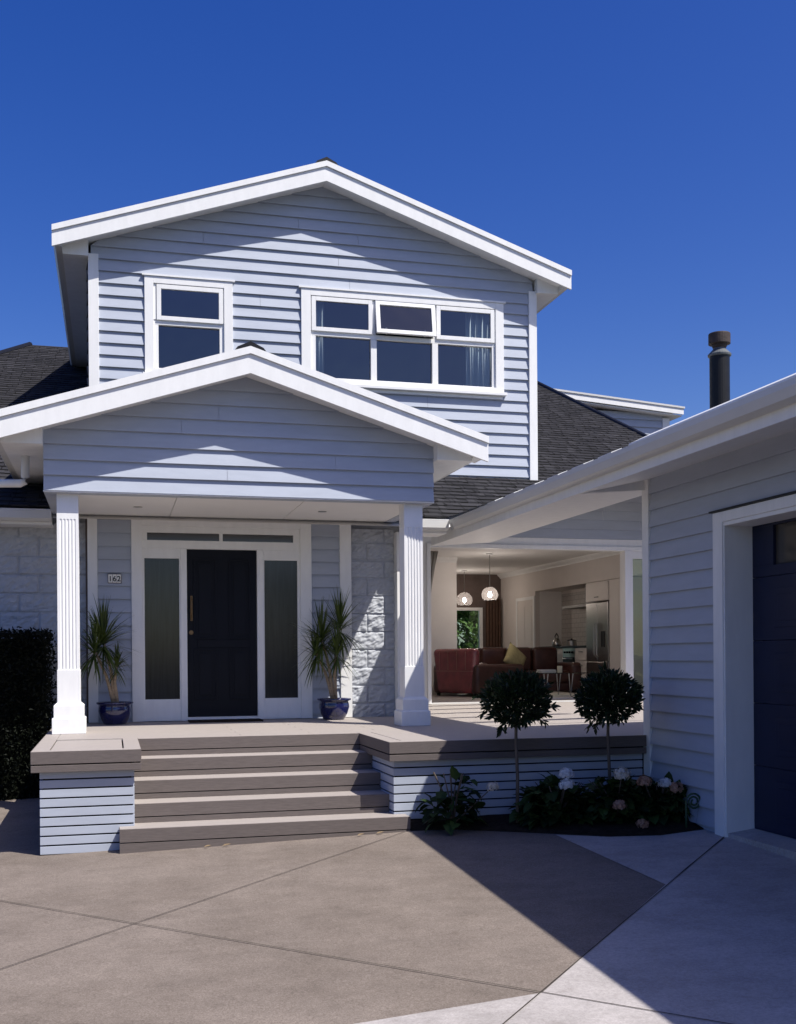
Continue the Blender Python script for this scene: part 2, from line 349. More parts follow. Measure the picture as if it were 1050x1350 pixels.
cut(E_, (1.2, 4.17))
tag(mb.build('driveway_joints', JOINT), None, None, kind='structure')
# ------------------------------------------------------------------ house
house = thing('house', 'two-storey house of blue-grey weatherboards with white trim and a gabled porch', 'house', (1.4, 14, .64))
UX0, UX1, UY, UC = -.266, 5.884, 14.675, 2.809
UH = [(2.63, 5.28, 5.19, 6.30), (.55, 1.47, 5.19, 6.30)]
def uext(z):
    h = (7.84-z)/.335; return (max(UX0+.03, UC-h), min(UX1-.03, UC+h))
mb = MB(); boards(mb, (0, UY), (1, 0), (0, -1), 6.2628-16*.155, .155, 27, uext, UH)
boards(mb, (UX0, UY), (0, 1), (-1, 0), 6.2628-16*.155, .155, 18, lambda z: (.01, 9))
boards(mb, (UX1, UY), (0, 1), (1, 0), 6.2628-16*.155, .155, 18, lambda z: (.01, 9))
mb.face([(UX0, 23.7, 3.8), (UX1, 23.7, 3.8), (UX1, 23.7, 6.6), (UC, 23.7, 7.7), (UX0, 23.7, 6.6)])
mb.build('upper_wall', BOARD, house)
mb = MB()      # upstairs room lining
x0, x1, y0, y1, z0, z1 = UX0+.1, UX1-.1, UY+.1, 17.6, 4.3, 6.62
for f in ([(x0, y1, z0), (x1, y1, z0), (x1, y1, z1), (x0, y1, z1)], [(x0, y0, z0), (x0, y1, z0), (x0, y1, z1), (x0, y0, z1)], [(x1, y0, z0), (x1, y1, z0), (x1, y1, z1), (x1, y0, z1)],
          [(x0, y0, z0), (x1, y0, z0), (x1, y1, z0), (x0, y1, z0)], [(x0, y0, z1), (x1, y0, z1), (x1, y1, z1), (x0, y1, z1)]): mb.face(f)
hx = [x0, .55, 1.47, 2.63, 5.28, x1]
for i in range(5):
    if i in (1, 3): mb.face([(hx[i], y0, z0), (hx[i+1], y0, z0), (hx[i+1], y0, 5.15), (hx[i], y0, 5.15)]); mb.face([(hx[i], y0, 6.34), (hx[i+1], y0, 6.34), (hx[i+1], y0, z1), (hx[i], y0, z1)])
    else: mb.face([(hx[i], y0, z0), (hx[i+1], y0, z0), (hx[i+1], y0, z1), (hx[i], y0, z1)])
mb.build('upstairs_room', UPIN, house)
for a, b, zt in ((UX0-.005, UX0+.125, 6.62), (UX1-.10, UX1+.02, 6.60)):
    MB().box(a, b, UY-.05, UY+.0, 3.80, zt).build('corner_board', WHITE, house, bevel=.004)
# windows: architrave, sashes, glass
def window(x0, x1, arch, lights, sashes, lows):
    mb = MB(); frame(mb, x0, x1, 5.12, 6.39, arch, UY-.05, UY+.02)
    w_ = mb.build('window', WHITE, house, bevel=.003)
    mb = MB(); mb.box(x0-.03, x1+.03, UY-.10, UY+.02, 5.075, 5.117); mb.box(x0+.02, x1-.02, UY-.045, UY-.0, 5.03, 5.073); mb.build('sill', WHITE, w_, bevel=.004)
    mb = MB(); mb.box(x0-.03, x1+.03, UY-.065, UY+.0, 6.393, 6.415); mb.build('head_flashing', WHITE, w_)
    mb = MB()
    X0, X1, Z0, Z1 = x0+arch[0], x1-arch[1], 5.12+arch[2], 6.39-arch[3]
    mb.box(X0, X1, UY-.02, UY+.05, 5.768, 5.828)                        # transom
    for a, b in zip(lows, lows[1:]): mb.box(a[1], b[0], UY-.02, UY+.05, Z0, 5.766); mb.box(a[1]+.012, b[0]-.012, UY-.02, UY+.05, 5.83, Z1)
    mb.box(X0, lows[0][0], UY-.02, UY+.05, Z0, 5.766); mb.box(lows[-1][1], X1, UY-.02, UY+.05, Z0, 5.766)
    mb.box(X0, X1, UY-.02, UY+.05, Z0-.005, Z0+.01)
    mb.box(X0, sashes[0][0]-.003, UY-.03, UY+.05, 5.83, Z1); mb.box(sashes[-1][1]+.003, X1, UY-.03, UY+.05, 5.83, Z1)
    mb.build('mullion', WHITE, w_, bevel=.002)
    mb = MB()
    for a, b in lows: mb.face([(a, UY+.025, Z0), (b, UY+.025, Z0), (b, UY+.025, 5.768), (a, UY+.025, 5.768)])
    mb.build('fixed_pane', GLASS, w_)
    for (a, b, opened) in sashes:
        mb = MB(); gb = MB()
        frame(mb, a, b, 5.825, 6.293, (.058, .055, .055, .058), -.045, -.005)
        gb.face([(a+.05, -.022, 5.87), (b-.05, -.022, 5.87), (b-.05, -.022, 6.24), (a+.05, -.022, 6.24)])
        if opened: mb.box(a+.14, a+.16, -.0, .02, 5.83, 5.93); mb.box(b-.16, b-.14, -.0, .02, 5.83, 5.93)
        for q in (mb, gb):
            for v in q.bm.verts:
                if opened:
                    t = .17; dz = v.co.z-6.293; yy = v.co.y; v.co.y = yy*math.cos(t)+dz*math.sin(t); v.co.z = 6.293+dz*math.cos(t)-yy*math.sin(t)
                v.co.y += UY-.0
        s_ = mb.build('awning_sash', WHITE, w_, bevel=.003); gb.build('pane', GLASS, w_)
    return w_
window(.435, 1.58, (.115, .115, .07, .09), 0, [(.589, 1.452, 0)], [(.612, 1.406)])
window(2.50, 5.40, (.13, .12, .07, .09), 0, [(2.643, 3.489, 0), (3.533, 4.384, 1), (4.409, 5.262, 0)], [(2.70, 3.470), (3.552, 4.350), (4.434, 5.232)])
def curtain(x0, x1, y, z0, z1, waves, label):
    mb = MB(); n = waves*8; rows = []
    for k in range(n+1):
        t = k/n; x = x0+(x1-x0)*t; yy = y+.035*math.sin(t*waves*2*math.pi)+.01*math.sin(t*17)
        rows.append((mb.bm.verts.new((x, yy, z0)), mb.bm.verts.new((x, yy, z1))))
    for a, b in zip(rows, rows[1:]): mb.bm.faces.new((a[0], b[0], b[1], a[1]))
    o = mb.build('curtain', CURT, smooth=True); sm = o.modifiers.new('thickness', 'SOLIDIFY'); sm.thickness = .004
    tag(o, label, 'curtain', 'curtains behind the wide upstairs window'); return o
curtain(2.68, 2.84, UY+.13, 4.6, 6.5, 2, 'narrow pale curtain at the left edge of the wide upstairs window')
curtain(4.89, 5.34, UY+.13, 4.6, 6.5, 5, 'broad pale curtain gathered at the right side of the wide upstairs window')
# gable roofs
def gable_roof(prefix, cx, half, zr, slope, y0, y1, depth, wall0, wall1, zsof):
    pl = lambda x, y: zr-slope*abs(x-cx)
    mb = MB()
    courses(mb, [(cx, y0+.03), (cx, y1), (cx-half, y1), (cx-half, y0+.03)], pl, 'x', 1); courses(mb, [(cx, y0+.03), (cx, y1), (cx+half, y1), (cx+half, y0+.03)], pl, 'x', -1)
    mb2 = MB().prism([(cx-half+.02, zr-slope*half-.0), (cx, zr-.0), (cx+half-.02, zr-slope*half-.0), (cx+half-.02, zr-slope*half-.11), (cx, zr-.11), (cx-half+.02, zr-slope*half-.11)], 'y', y0+.05, y1)
    r = mb.build(prefix, SHINGLE, house, recalc=False)
    mb2.build('roof_deck', CEIL, r)
    MB().prism([(cx-.16, zr-slope*.16+.012), (cx, zr+.018), (cx+.16, zr-slope*.16+.012), (cx+.13, zr-slope*.13+.042), (cx, zr+.062), (cx-.13, zr-slope*.13+.042)], 'y', y0-.018, y1).build('ridge_cap', BLACKM, r)
    for sg in (-1, 1):
        e = half
        def barge(t0, t1, yf, yb):
            return MB().prism([(cx, zr+t0), (cx+sg*e, zr-slope*e+t0), (cx+sg*e, zr-slope*e+t1), (cx, zr+t1)], 'y', yf, yb)
        b_ = barge(-.062, -depth, y0, y0+.035).build('barge_board', WHITE, house)
        barge(.012, -.060, y0-.022, y0+.03).build('barge_capping', WHITE, b_)
    # sloping soffit at the front and eave boxes along the sides
    MB().prism([(cx-half+.02, zr-slope*half-depth+.05), (cx, zr-depth+.05), (cx+half-.02, zr-slope*half-depth+.05), (cx+half-.02, zr-slope*half-depth+.07), (cx, zr-depth+.07), (cx-half+.02, zr-slope*half-depth+.07)], 'y', y0+.037, y0+.40).build('gable_soffit', WHITE, house)
    for sg, wx in ((-1, wall0), (1, wall1)):
        xo = cx+sg*(half-.12); ze = zr-slope*(half-.12)-.08
        MB().prism([(wx, zsof), (xo, zsof), (xo, ze), (wx, ze+slope*abs(xo-wx))], 'y', y0+.20, y1-.01).build('eave_soffit', WHITE, house)
        xg = cx+sg*(half-.01)
        MB().prism([(xo+sg*.002, zsof+.03), (xg-sg*.03, zsof+.03), (xg, zsof+.08), (xg, ze+.06), (xg-sg*.015, ze+.06), (xo+sg*.002, ze+.02)], 'y', y0+.038, y1-.02).build('gutter', GUTTER, house)
    return r
gable_roof('upper_roof', UC, 3.51, 8.0, .335, 14.35, 24, .25, UX0, UX1, 6.56)
PC, PX0, PX1, PY = 1.366, -.651, 3.383, 11.40
gable_roof('porch_roof', PC, 2.524, 4.515, .316, 11.03, 15.2, .255, PX0, PX1, 3.50)
def pext(z):
    h = (4.345-z)/.316; return (max(PX0+.0, PC-h), min(PX1-.0, PC+h))
mb = MB(); boards(mb, (0, PY), (1, 0), (0, -1), 3.0694-.0, .155, 8, pext)
mb.build('porch_gable', BOARD, house)
mb = MB(); mb.prism([(PX0+.0, 3.052), (PX1-.0, 3.052), (PX1, 3.58), (PC, 4.22), (PX0, 3.58)], 'y', PY+.0, PY+.12)
mb.box(PX0, PX0+.12, PY+.122, 13.2, 3.052, 3.5); mb.box(PX1-.12, PX1, PY+.122, 13.2, 3.052, 3.5); mb.build('porch_beam', BOARD, house)
MB().box(PX0-.004, PX1+.004, PY-.022, PY+.0, 3.056, 3.068).build('beam_edge', WHITE, house)
mb = MB(); 
for a, b in ((PX0+.125, .654), (.662, 1.986), (1.994, PX1-.125)): mb.box(a, b, PY+.10, 13.34, 3.056, 3.07)
mb.box(PX0+.125, PX1-.125, PY+.123, 13.34, 3.072, 3.10)
ceil_ = mb.build('porch_ceiling', CEIL, house)
for x, y in ((.281, 12.33), (2.327, 12.3)):
    MB().lathe([(.05, -.006), (.05, .0), (.03, .0), (.028, -.004)], (x, y, 3.056), 20).build('downlight', STEEL, house)
# posts
def post(cx, cy):
    mb = MB(); a = .104
    fl = [-.066, -.033, 0, .033, .066]; r = .0105       # five flutes per face, cut between z 1.29 and 2.80
    prof = [(-a, -a)]
    for f in fl:
        for k in range(5):
            t = math.pi*k/4; prof.append((f-r*math.cos(t), -a+r*.75*math.sin(t)))
    full = []
    for q in range(4):
        c, s = [(1, 0), (0, 1), (-1, 0), (0, -1)][q]
        full += [(x*c-y*s, x*s+y*c) for x, y in prof]
    mb.prism([(cx+x, cy+y) for x, y in full], 'z', 1.285, 2.80)
    mb.box(cx-a, cx+a, cy-a, cy+a, 2.80, 3.055)
    p_ = mb.build('porch_post', WHITE, house, smooth=False)
    MB().box(cx-.112, cx+.112, cy-.112, cy+.112, .93, 1.285).build('shaft_base', WHITE, p_, bevel=.004)
    def taper(h0, h1, z0, z1, z2, z3):
        m2 = MB(); L = [(h0, z0), (h0, z1), (h1, z2)]
        V = [[m2.bm.verts.new((cx+x*h, cy+y*h, z)) for x, y in ((-1, -1), (1, -1), (1, 1), (-1, 1))] for h, z in L]
        for u, v in zip(V, V[1:]):
            for k in range(4): m2.bm.faces.new((u[k], u[(k+1) % 4], v[(k+1) % 4], v[k]))
        m2.bm.faces.new(V[0][::-1]); m2.bm.faces.new(V[-1]); return m2
    taper(.146, .114, .805, .925, .955, 0).build('plinth_cap', WHITE, p_, bevel=.003)
    taper(.163, .148, .641, .797, .806, 0).build('plinth', WHITE, p_, bevel=.004)
post(-.428, 11.58); post(3.178, 11.58)
# entrance wall
DY = 13.33
mb = MB(); boards(mb, (0, DY), (1, 0), (0, -1), 2.876-15*.1562, .1562, 16, lambda z: (-.17, .23)); mb.build('entrance_wall', BOARD, house)
mb = MB(); boards(mb, (0, DY), (1, 0), (0, -1), 2.882-15*.1562, .1562, 16, lambda z: (2.37, 2.74)); mb.build('entrance_wall', BOARD, house)
MB().box(-.3, 2.9, DY+.06, DY+.2, .4, 3.3).build('entrance_wall_core', DARKIN, house)
for a, b in ((-.277, -.165), (2.734, 2.878)): MB().box(a, b, DY-.04, DY+.058, .645, 3.055).build('trim_board', WHITE, house, bevel=.004)
mb = MB(); frame(mb, .222, 2.375, .645, 3.055, (.125, .14, .0, .09), DY-.05, DY+.055)
mb.box(.347, 2.235, DY-.03, DY+.05, 2.70, 2.80); mb.box(.347, 2.235, DY-.03, DY+.05, 2.89, 2.965)
mb.box(.347, .405, DY-.03, DY+.05, 2.80, 2.89); mb.box(2.154, 2.235, DY-.03, DY+.05, 2.80, 2.89); mb.box(1.255, 1.295, DY-.03, DY+.05, 2.80, 2.89)
mb.box(.79, .866, DY-.04, DY+.05, .645, 2.70); mb.box(1.705, 1.785, DY-.04, DY+.05, .645, 2.70); mb.box(.866, 1.705, DY-.04, DY+.05, .645, .685)
mb.box(.347, .79, DY-.025, DY+.05, .645, .905); mb.box(.347, .79, DY-.025, DY+.05, 2.584, 2.70); mb.box(.347, .372, DY-.025, DY+.05, .905, 2.584); mb.box(.776, .79, DY-.025, DY+.05, .905, 2.584)
mb.box(1.785, 2.235, DY-.025, DY+.05, .645, .898); mb.box(1.785, 2.235, DY-.025, DY+.05, 2.579, 2.70); mb.box(1.785, 1.796, DY-.025, DY+.05, .898, 2.579); mb.box(2.202, 2.235, DY-.025, DY+.05, .898, 2.579)
df = mb.build('door_frame', WHITE, house, bevel=.003)
for a, b, c, d in ((.372, .776, .905, 2.584), (1.796, 2.202, .898, 2.579)): MB().box(a, b, DY+.0, DY+.02, c, d).build('sidelight', FROST, df)
for a, b in ((.405, 1.255), (1.295, 2.154)): MB().box(a, b, DY+.0, DY+.02, 2.80, 2.89).build('transom_light', mat('transom_glass', (.05, .045, .045), .1, .6) , df)
mb = MB(); mb.box(.868, 1.703, DY+.005, DY+.05, .687, 2.698)
P_ = [(.975, 1.19, 1.65, 2.56), (1.395, 1.60, 1.65, 2.56), (.975, 1.19, .92, 1.48), (1.395, 1.60, .92, 1.48)]
for a, b, c, d in P_:
    frame(mb, a-.03, b+.03, c-.03, d+.03, .022, DY-.009, DY+.004); mb.box(a+.03, b-.03, DY-.007, DY+.004, c+.03, d-.03)
mb.box(.99, 1.60, DY-.006, DY+.004, 1.52, 1.61)
door = mb.build('front_door', NAVY, house, bevel=.002)
mb = MB(); mb.tube([(.92, DY-.006, 2.12), (.92, DY-.05, 2.07), (.915, DY-.06, 2.0), (.915, DY-.05, 1.92), (.92, DY-.006, 1.86)], .011, 8); mb.box(.905, .935, DY-.01, DY+.004, 1.84, 2.14); mb.build('door_handle', BRONZE, door, bevel=.002)
mb = MB(); mb.tube([(.915, DY-.016, 1.70), (.915, DY+.004, 1.70)], .026, 18); mb.build('door_lock', BRONZE, door)
# split-face block walls
def blockwall(x0, x1, y, z0, z1, name, off=0, ch=.2245, bw=.45, res=.0125):
    mb = MB(); nx = int((x1-x0)/res); nz = int((z1-z0)/res); V = []
    for j in range(nz+1):
        row = []
        for i in range(nx+1):
            x = x0+(x1-x0)*i/nx; z = z0+(z1-z0)*j/nz
            c = int((z-.585)//ch); fz = ((z-.585) % ch)/ch; q = (x-x0+off+(c % 2)*bw/2); fx = (q % bw)/bw; bi = int(q//bw)
            e = min(fz*ch, (1-fz)*ch, fx*bw, (1-fx)*bw)
            edge = max(0, min(1, (e-.003)/.013))
            p = Vector(((x+z*.6)*11+bi*9.1+c*3.7, (z-x*.55)*19, c*5.3+bi*2.1))
            h = noise.noise(p)*.5+abs(noise.noise(p*.5))*.7+noise.noise(p*2.1)*.28
            d = .006*edge+.036*max(0, min(1.15, .42+h*.9))*(.25+.75*edge)
            row.append(mb.bm.verts.new((x, y-d, z)))
        V.append(row)
    for j in range(nz):
        for i in range(nx): mb.bm.faces.new((V[j][i], V[j][i+1], V[j+1][i+1], V[j+1][i]))
    return mb.build(name, BLOCK, house, recalc=False)
blockwall(2.88, 3.455, 13.44, .62, 3.0, 'block_pier', .0)
blockwall(-2.2, -.285, 13.46, .1, 3.0, 'block_wall', .2, res=.02)
MB().box(-9, -.29, 13.47, 13.6, -.3, 3.05).build('block_wall_core', BLOCK, house)
MB().box(2.88, 3.62, 13.46, 13.6, .3, 3.05).build('block_pier_core', BLOCK, house)
mb = MB().box(3.457, 3.62, 13.27, 13.455, .642, 2.46); mb.box(3.457, 3.62, 13.272, 13.455, 2.465, 2.96); mb.build('corner_pilaster', WHITE, house, bevel=.004)
mb = MB().box(3.50, 3.615, 13.602, 16.5, .4, 3.1); mb.build('courtyard_wall', WHITE, house)
# main roof
MS = .482; mpl = lambda x, y: 3.06+MS*(y-12.9)
RY = 21.8; rz = mpl(0, RY)
front = [(-5.7, 13.02), (4.06, 13.02), (6.5, 14.95), (9.28, 14.95), (8.41, RY), (-1.47, RY)]
mb = MB(); courses(mb, front, mpl, 'y', 1, .155, .014, True)
sl_l = (rz-3.06)/((RY-12.9)*0+4.23); lpl = lambda x, y: 0
def tri(mb, pts):
    mb.face(pts, [(p[1], p[2]) for p in pts])
tri(mb, [(-5.7, 12.9, 3.06), (-1.47, RY, rz), (-1.47, 26, rz), (-5.7, 30, 3.06)])
tri(mb, [(9.28, 14.95, mpl(0, 14.95)), (9.9, 14.95, 3.3), (9.9, 28, 3.3), (8.41, 26, rz), (8.41, RY, rz)])
tri(mb, [(-1.47, RY, rz), (8.41, RY, rz), (8.41, 26, rz), (-1.47, 26, rz)]); tri(mb, [(-1.47, 26, rz), (8.41, 26, rz), (9.9, 28, 3.3), (-5.7, 30, 3.06)])
mr = mb.build('main_roof', SHINGLE, house, recalc=False)
mb = MB(); mb.tube([(-5.7, 13.02, 3.13), (-1.47, RY, rz+.01)], .05, 8); mb.build('hip_cap', BLACKM, mr); mb = MB(); mb.tube([(9.28, 14.95, mpl(0, 14.95)), (8.41, RY, rz+.01)], .05, 8); mb.build('hip_cap', BLACKM, mr)
mb = MB(); n_ = 6
und = [(x, y, mpl(x, y)-.12) for x, y in front]; mb.face(und); mb.build('roof_lining', CEIL, mr)
mb = MB(); mb.face([(4.06, 12.9, 2.95), (6.5, 14.95, mpl(0, 14.95)-.12), (6.5, 14.95, mpl(0, 14.95)), (4.06, 12.9, 3.06)]); mb.face([(6.5, 14.95, mpl(0, 14.95)-.12), (9.28, 14.95, mpl(0, 14.95)-.12), (9.28, 14.95, mpl(0, 14.95)), (6.5, 14.95, mpl(0, 14.95))]); mb.build('valley_edge', GUTTER, mr)
def eave_gutter(x0, x1):
    MB().prism([(13.0, 3.085), (13.0, 2.99), (13.03, 2.96), (13.1, 2.96), (13.1, 3.05), (13.015, 3.085)], 'x', x0, x1).build('gutter', GUTTER, house)
    MB().box(x0, x1, 13.002, 13.098, 3.087, 3.095).build('gutter_lip', WHITE, house)
    MB().prism([(13.102, 2.93), (13.102, 3.06), (13.13, 3.06), (13.13, 2.95), (13.5, 2.95), (13.5, 2.93)], 'x', x0, x1).build('eave_soffit', WHITE, house)
eave_gutter(-5.7, PX0-.01); eave_gutter(3.62, 4.06)
MB().box(UX1-6.15-.1, UX1+.05, UY-.06, UY-.0, 3.74, 3.785).build('apron_flashing', BLACKM, house)
# living wing
LY = 16.5
mb = MB(); boards(mb, (0, LY), (1, 0), (0, -1), 3.293, .155, 9, lambda z: (3.62, 9.85)); mb.build('courtyard_boards', BOARD, house)
mb = MB(); mb.box(3.62, 4.77, LY-.02, LY+.2, .5, 3.29); mb.box(4.77, 9.0, LY-.02, LY+.2, 3.17, 3.29); mb.box(8.95, 9.85, LY-.02, LY+.2, .5, 3.17); mb.box(3.62, 9.85, LY+.03, LY+.2, 3.292, 4.6); mb.box(9.75, 9.85, LY+.2, 28, .5, 3.3); mb.build('courtyard_front', WHITE, house)
mb = MB(); mb.box(4.77, 4.83, LY-.06, LY+.12, .645, 3.105); mb.box(4.77, 8.95, LY-.06, LY+.12, 3.105, 3.168); mb.box(8.15, 8.29, LY-.07, LY+.12, .645, 3.104); mb.box(8.88, 8.95, LY-.06, LY+.12, .645, 3.104); mb.box(8.29, 8.88, LY-.05, LY+.1, .645, .75); mb.box(8.29, 8.88, LY-.05, LY+.1, 2.98, 3.104)
lf = mb.build('sliding_door', WHITE, house, bevel=.004)
MB().box(8.29, 8.88, LY+.0, LY+.012, .75, 2.98).build('door_pane', CLEAR, lf)
MB().box(4.83, 8.15, LY-.05, LY+.15, .642, .662).build('door_sill', GUTTER, lf)
IX0, IX1, IY1, IZ = 3.75, 9.0, 24.7, 3.34
def room(name, m, faces):
    mb = MB(); [mb.box(*f) for f in faces]; return mb.build(name, m, house)
room('room_floor', FLOORIN, [(IX0, IX1+.7, LY+.2, IY1, .55, .638)])
room('room_ceiling', CEIL, [(IX0, IX1+.7, LY+.2, IY1+.2, IZ, IZ+.08)])
room('room_wall', WALLIN, [(IX1, IX1+.1, 22.5, IY1+.2, .55, IZ)]); room('room_wall', WALLIN, [(IX1+.62, IX1+.72, LY+.2, 22.6, .55, IZ)]); room('room_wall', WALLIN, [(IX0-.1, IX0, LY+.2, IY1+.2, .55, IZ)])
room('alcove_end', WALLINL, [(IX1+.101, IX1+.619, 22.5, 22.6, .55, 2.809)]); room('bulkhead', WALLIN, [(IX1, IX1+.619, LY+.2, 22.499, 2.81, IZ)])
room('pier_wall', WALLINL, [(IX0, 6.58, 20.6, 20.75, .64, IZ)])
room('far_wall', DARKIN, [(IX0, 7.0, IY1, IY1+.15, .55, IZ), (8.53, IX1, IY1, IY1+.15, .55, IZ), (7.0, 8.53, IY1, IY1+.15, 2.55, IZ)])
mb = MB(); frame(mb, 7.0, 8.53, .64, 2.55, .07, IY1-.02, IY1+.1); mb.box(7.73, 7.80, IY1-.01, IY1+.08, .72, 2.48); fwin = mb.build('patio_door', WHITE, house); MB().box(7.06, 8.47, IY1+.04, IY1+.05, .7, 2.49).build('patio_pane', CLEAR, fwin)
mb = MB()
cp = [(0, 0), (-.10, 0), (-.085, -.025), (-.03, -.075), (-.02, -.10), (0, -.10)]
mb.prism([(IX1+x, IZ+z) for x, z in cp], 'y', LY+.2, IY1); mb.build('cornice', WHITE, house)
mb = MB(); mb.prism([(20.6+x, IZ+z) for x, z in cp], 'x', IX0, 6.58); mb.build('cornice', WHITE, house)
mb = MB(); mb.box(IX0, 6.58, 20.58, 20.598, .64, .78); mb.build('skirting_board', WHITE, house)
mb = MB(); mb.box(IX1-.03, IX1-.002, 22.5, 22.58, .64, 2.71); mb.box(IX1-.03, IX1-.002, 23.55, 23.63, .64, 2.71); mb.box(IX1-.03, IX1-.002, 22.58, 23.55, 2.64, 2.71)
idr = mb.build('interior_door_frame', WHITE, house)
mb = MB(); mb.box(IX1-.02, IX1-.003, 22.58, 23.55, .65, 2.64); 
for c, d in ((.8, 1.5), (1.62, 2.5)):
    for a in (22.68, 23.1): mb.box(IX1-.026, IX1-.018, a, a+.34, c, d)
MB.build(mb, 'interior_door', CAB, idr)
# downpipe, left wing beyond
mb = MB(); mb.tube([(-1.10, 12.6, 3.42), (-1.02, 12.62, 3.32), (-.86, 12.66, 3.32)], .036, 10)
mb = MB(); mb.tube([(-.86, 11.95, 3.50), (-.865, 11.95, 3.28), (-.875, 11.95, 3.235), (-.91, 11.95, 3.215), (-1.35, 11.95, 3.20)], .042, 12); mb.build('downpipe', WHITE, house, smooth=True)
# far dormer behind the hip
mb = MB(); boards(mb, (0, 21.2), (1, 0), (0, -1), 5.0, .155, 10, lambda z: (9.0, 11.42)); mb.build('dormer_wall', BOARD, house)
mb = MB(); mb.box(9.0, 11.42, 21.21, 24, 4.6, 6.5); mb.build('dormer_core', BOARD, house)
MB().box(11.40, 11.56, 21.16, 21.3, 4.6, 6.45).build('corner_board', WHITE, house)
db = MB().prism([(8.6, 6.86), (11.78, 6.62), (11.78, 6.50), (8.6, 6.74)], 'y', 20.95, 20.99).build('barge_board', WHITE, house)
MB().prism([(8.6, 6.90), (11.80, 6.66), (11.80, 6.622), (8.6, 6.862)], 'y', 20.93, 24.2).build('barge_capping', GUTTER, db)
MB().prism([(8.6, 6.73), (11.76, 6.49), (11.76, 6.47), (8.6, 6.71)], 'y', 20.992, 24.1).build('dormer_soffit', WHITE, house)
# ------------------------------------------------------------------ garage
garage = thing('garage', 'single-storey garage wing of blue-grey weatherboards with a wide eave and dark navy door', 'garage', (6.4, 5, ground(6.4, 5)))
GX, GY0, GY1 = 4.87, -2.0, 9.36
mb = MB(); boards(mb, (GX, 0), (0, 1), (-1, 0), 2.888-20*.155, .155, 21, lambda z: (GY0, GY1), [(5.2, 8.0, -.6, 2.48)])
boards(mb, (0, GY1), (1, 0), (0, 1), 2.888-20*.155, .155, 21, lambda z: (GX, 11.2))
mb.build('garage_wall', BOARD, garage)
mb = MB(); mb.box(GX+.02, 11.2, GY0, 5.0, -.6, 3.02); mb.box(5.4, 11.2, 5.0, GY1-.02, -.6, 3.02); mb.box(GX+.02, 5.4, 8.2, GY1-.02, -.6, 3.02); mb.box(GX+.02, 5.4, 5.0, 8.2, 2.62, 3.02); mb.build('garage_core', DARKIN, garage)
mb = MB(); mb.box(GX-.035, GX-.0, GY1-.09, GY1+.035, -.25, 3.03); mb.box(GX+.0, GX+.10, GY1+.0, GY1+.035, -.25, 3.03); mb.build('corner_board', WHITE, garage, bevel=.004)
mb = MB(); mb.box(GX-.04, GX+.02, 7.99, 8.134, -.12, 2.56); mb.box(GX-.04, GX+.02, 4.9, 7.989, 2.474, 2.56); mb.box(GX-.04, GX+.02, 4.9, 5.04, -.25, 2.473)
mb.box(GX-.028, GX+.24, 7.975, 7.989, -.12, 2.474); mb.box(GX-.028, GX+.24, 5.04, 7.975, 2.44, 2.473); mb.box(GX+.021, 5.2, 5.02, 5.04, -.2, 2.44); mb.box(GX+.021, 5.2, 7.99, 8.19, -.2, 2.61)
gdf = mb.build('garage_door_frame', WHITE, garage, bevel=.003)
MB().box(GX-.06, GX+.0, 4.86, 8.16, 2.563, 2.577).build('head_flashing', BLACKM, gdf)
mb = MB()
secs = [(-.042, .478), (.482, .988), (.992, 1.498), (1.502, 2.012), (2.016, 2.44)]
for k, (a, b) in enumerate(secs):
    if k < 4:
        mb.box(5.10, 5.14, 5.05, 7.972, a, b)
        for y in (7.20, 6.5, 5.8, 5.15):
            frm = MB
            mb.box(5.093, 5.102, y, y+.46, a+.10, b-.10); mb.box(5.087, 5.094, y+.05, y+.41, a+.15, b-.15)
    else:
        ysb = [5.05, 5.2, 5.65, 5.9, 6.35, 6.6, 7.05, 7.30, 7.68, 7.972]
        mb.box(5.10, 5.14, 5.05, 7.972, a, a+.085); mb.box(5.10, 5.14, 5.05, 7.972, b-.02, b)
        for i in range(0, len(ysb), 2):
            mb.box(5.10, 5.14, ysb[i], ysb[i+1], a+.085, b-.02)
gd = mb.build('garage_door', NAVY2, garage, bevel=.002)
for a, b in ((5.2, 5.65), (5.9, 6.35), (6.6, 7.05), (7.30, 7.68)): 
    wn_ = MB(); wn_.box(5.125, 5.13, a, b, 2.1, 2.42); wn_.build('door_window', mat('garage_window_glass', (.05, .045, .04), .08, .6), gd)
MB().prism([(4.86, -.20), (4.86, -.072), (5.09, -.045), (5.15, -.045), (5.15, -.2)], 'y', 5.04, 7.974).build('threshold', PALE, garage)
# eave: fascia, gutter, soffit, roof
MB().prism([(4.18, 2.888), (4.18, 3.06), (4.205, 3.06), (4.205, 2.905), (GX, 3.052), (GX, 3.034), (4.20, 2.888)], 'y', GY0, GY1).build('garage_soffit', WHITE, garage)
MB().prism([(4.18, 2.888), (4.18, 3.06), (4.205, 3.06), (4.205, 2.905), (5.0, 2.967), (5.0, 2.947), (4.20, 2.888)], 'y', GY1+.002, 14.2).build('link_soffit', WHITE, garage)
MB().prism([(4.178, 2.972), (4.115, 2.972), (4.085, 2.985), (4.07, 3.02), (4.06, 3.045), (4.06, 3.088), (4.075, 3.088), (4.08, 3.05), (4.178, 3.05)], 'y', GY0, 13.0).build('gutter', GUTTER, garage)
MB().box(4.208, 5.0, 9.50, 14.2, 3.04, 3.075).build('link_roof', METALROOF, garage)
MB().box(5.002, 5.02, GY1+.04, 14.2, 2.95, 3.075).build('link_fascia', WHITE, garage)
gz = lambda x: 3.075+.28*(x-4.10)
mb = MB(); mb.prism([(4.09, gz(4.09)), (7.9, gz(7.9)), (11.7, gz(4.1)), (11.7, gz(4.1)-.05), (7.9, gz(7.9)-.05), (4.15, gz(4.15)-.04)], 'y', GY0, 9.49)
gr = mb.build('garage_roof', METALROOF, garage)
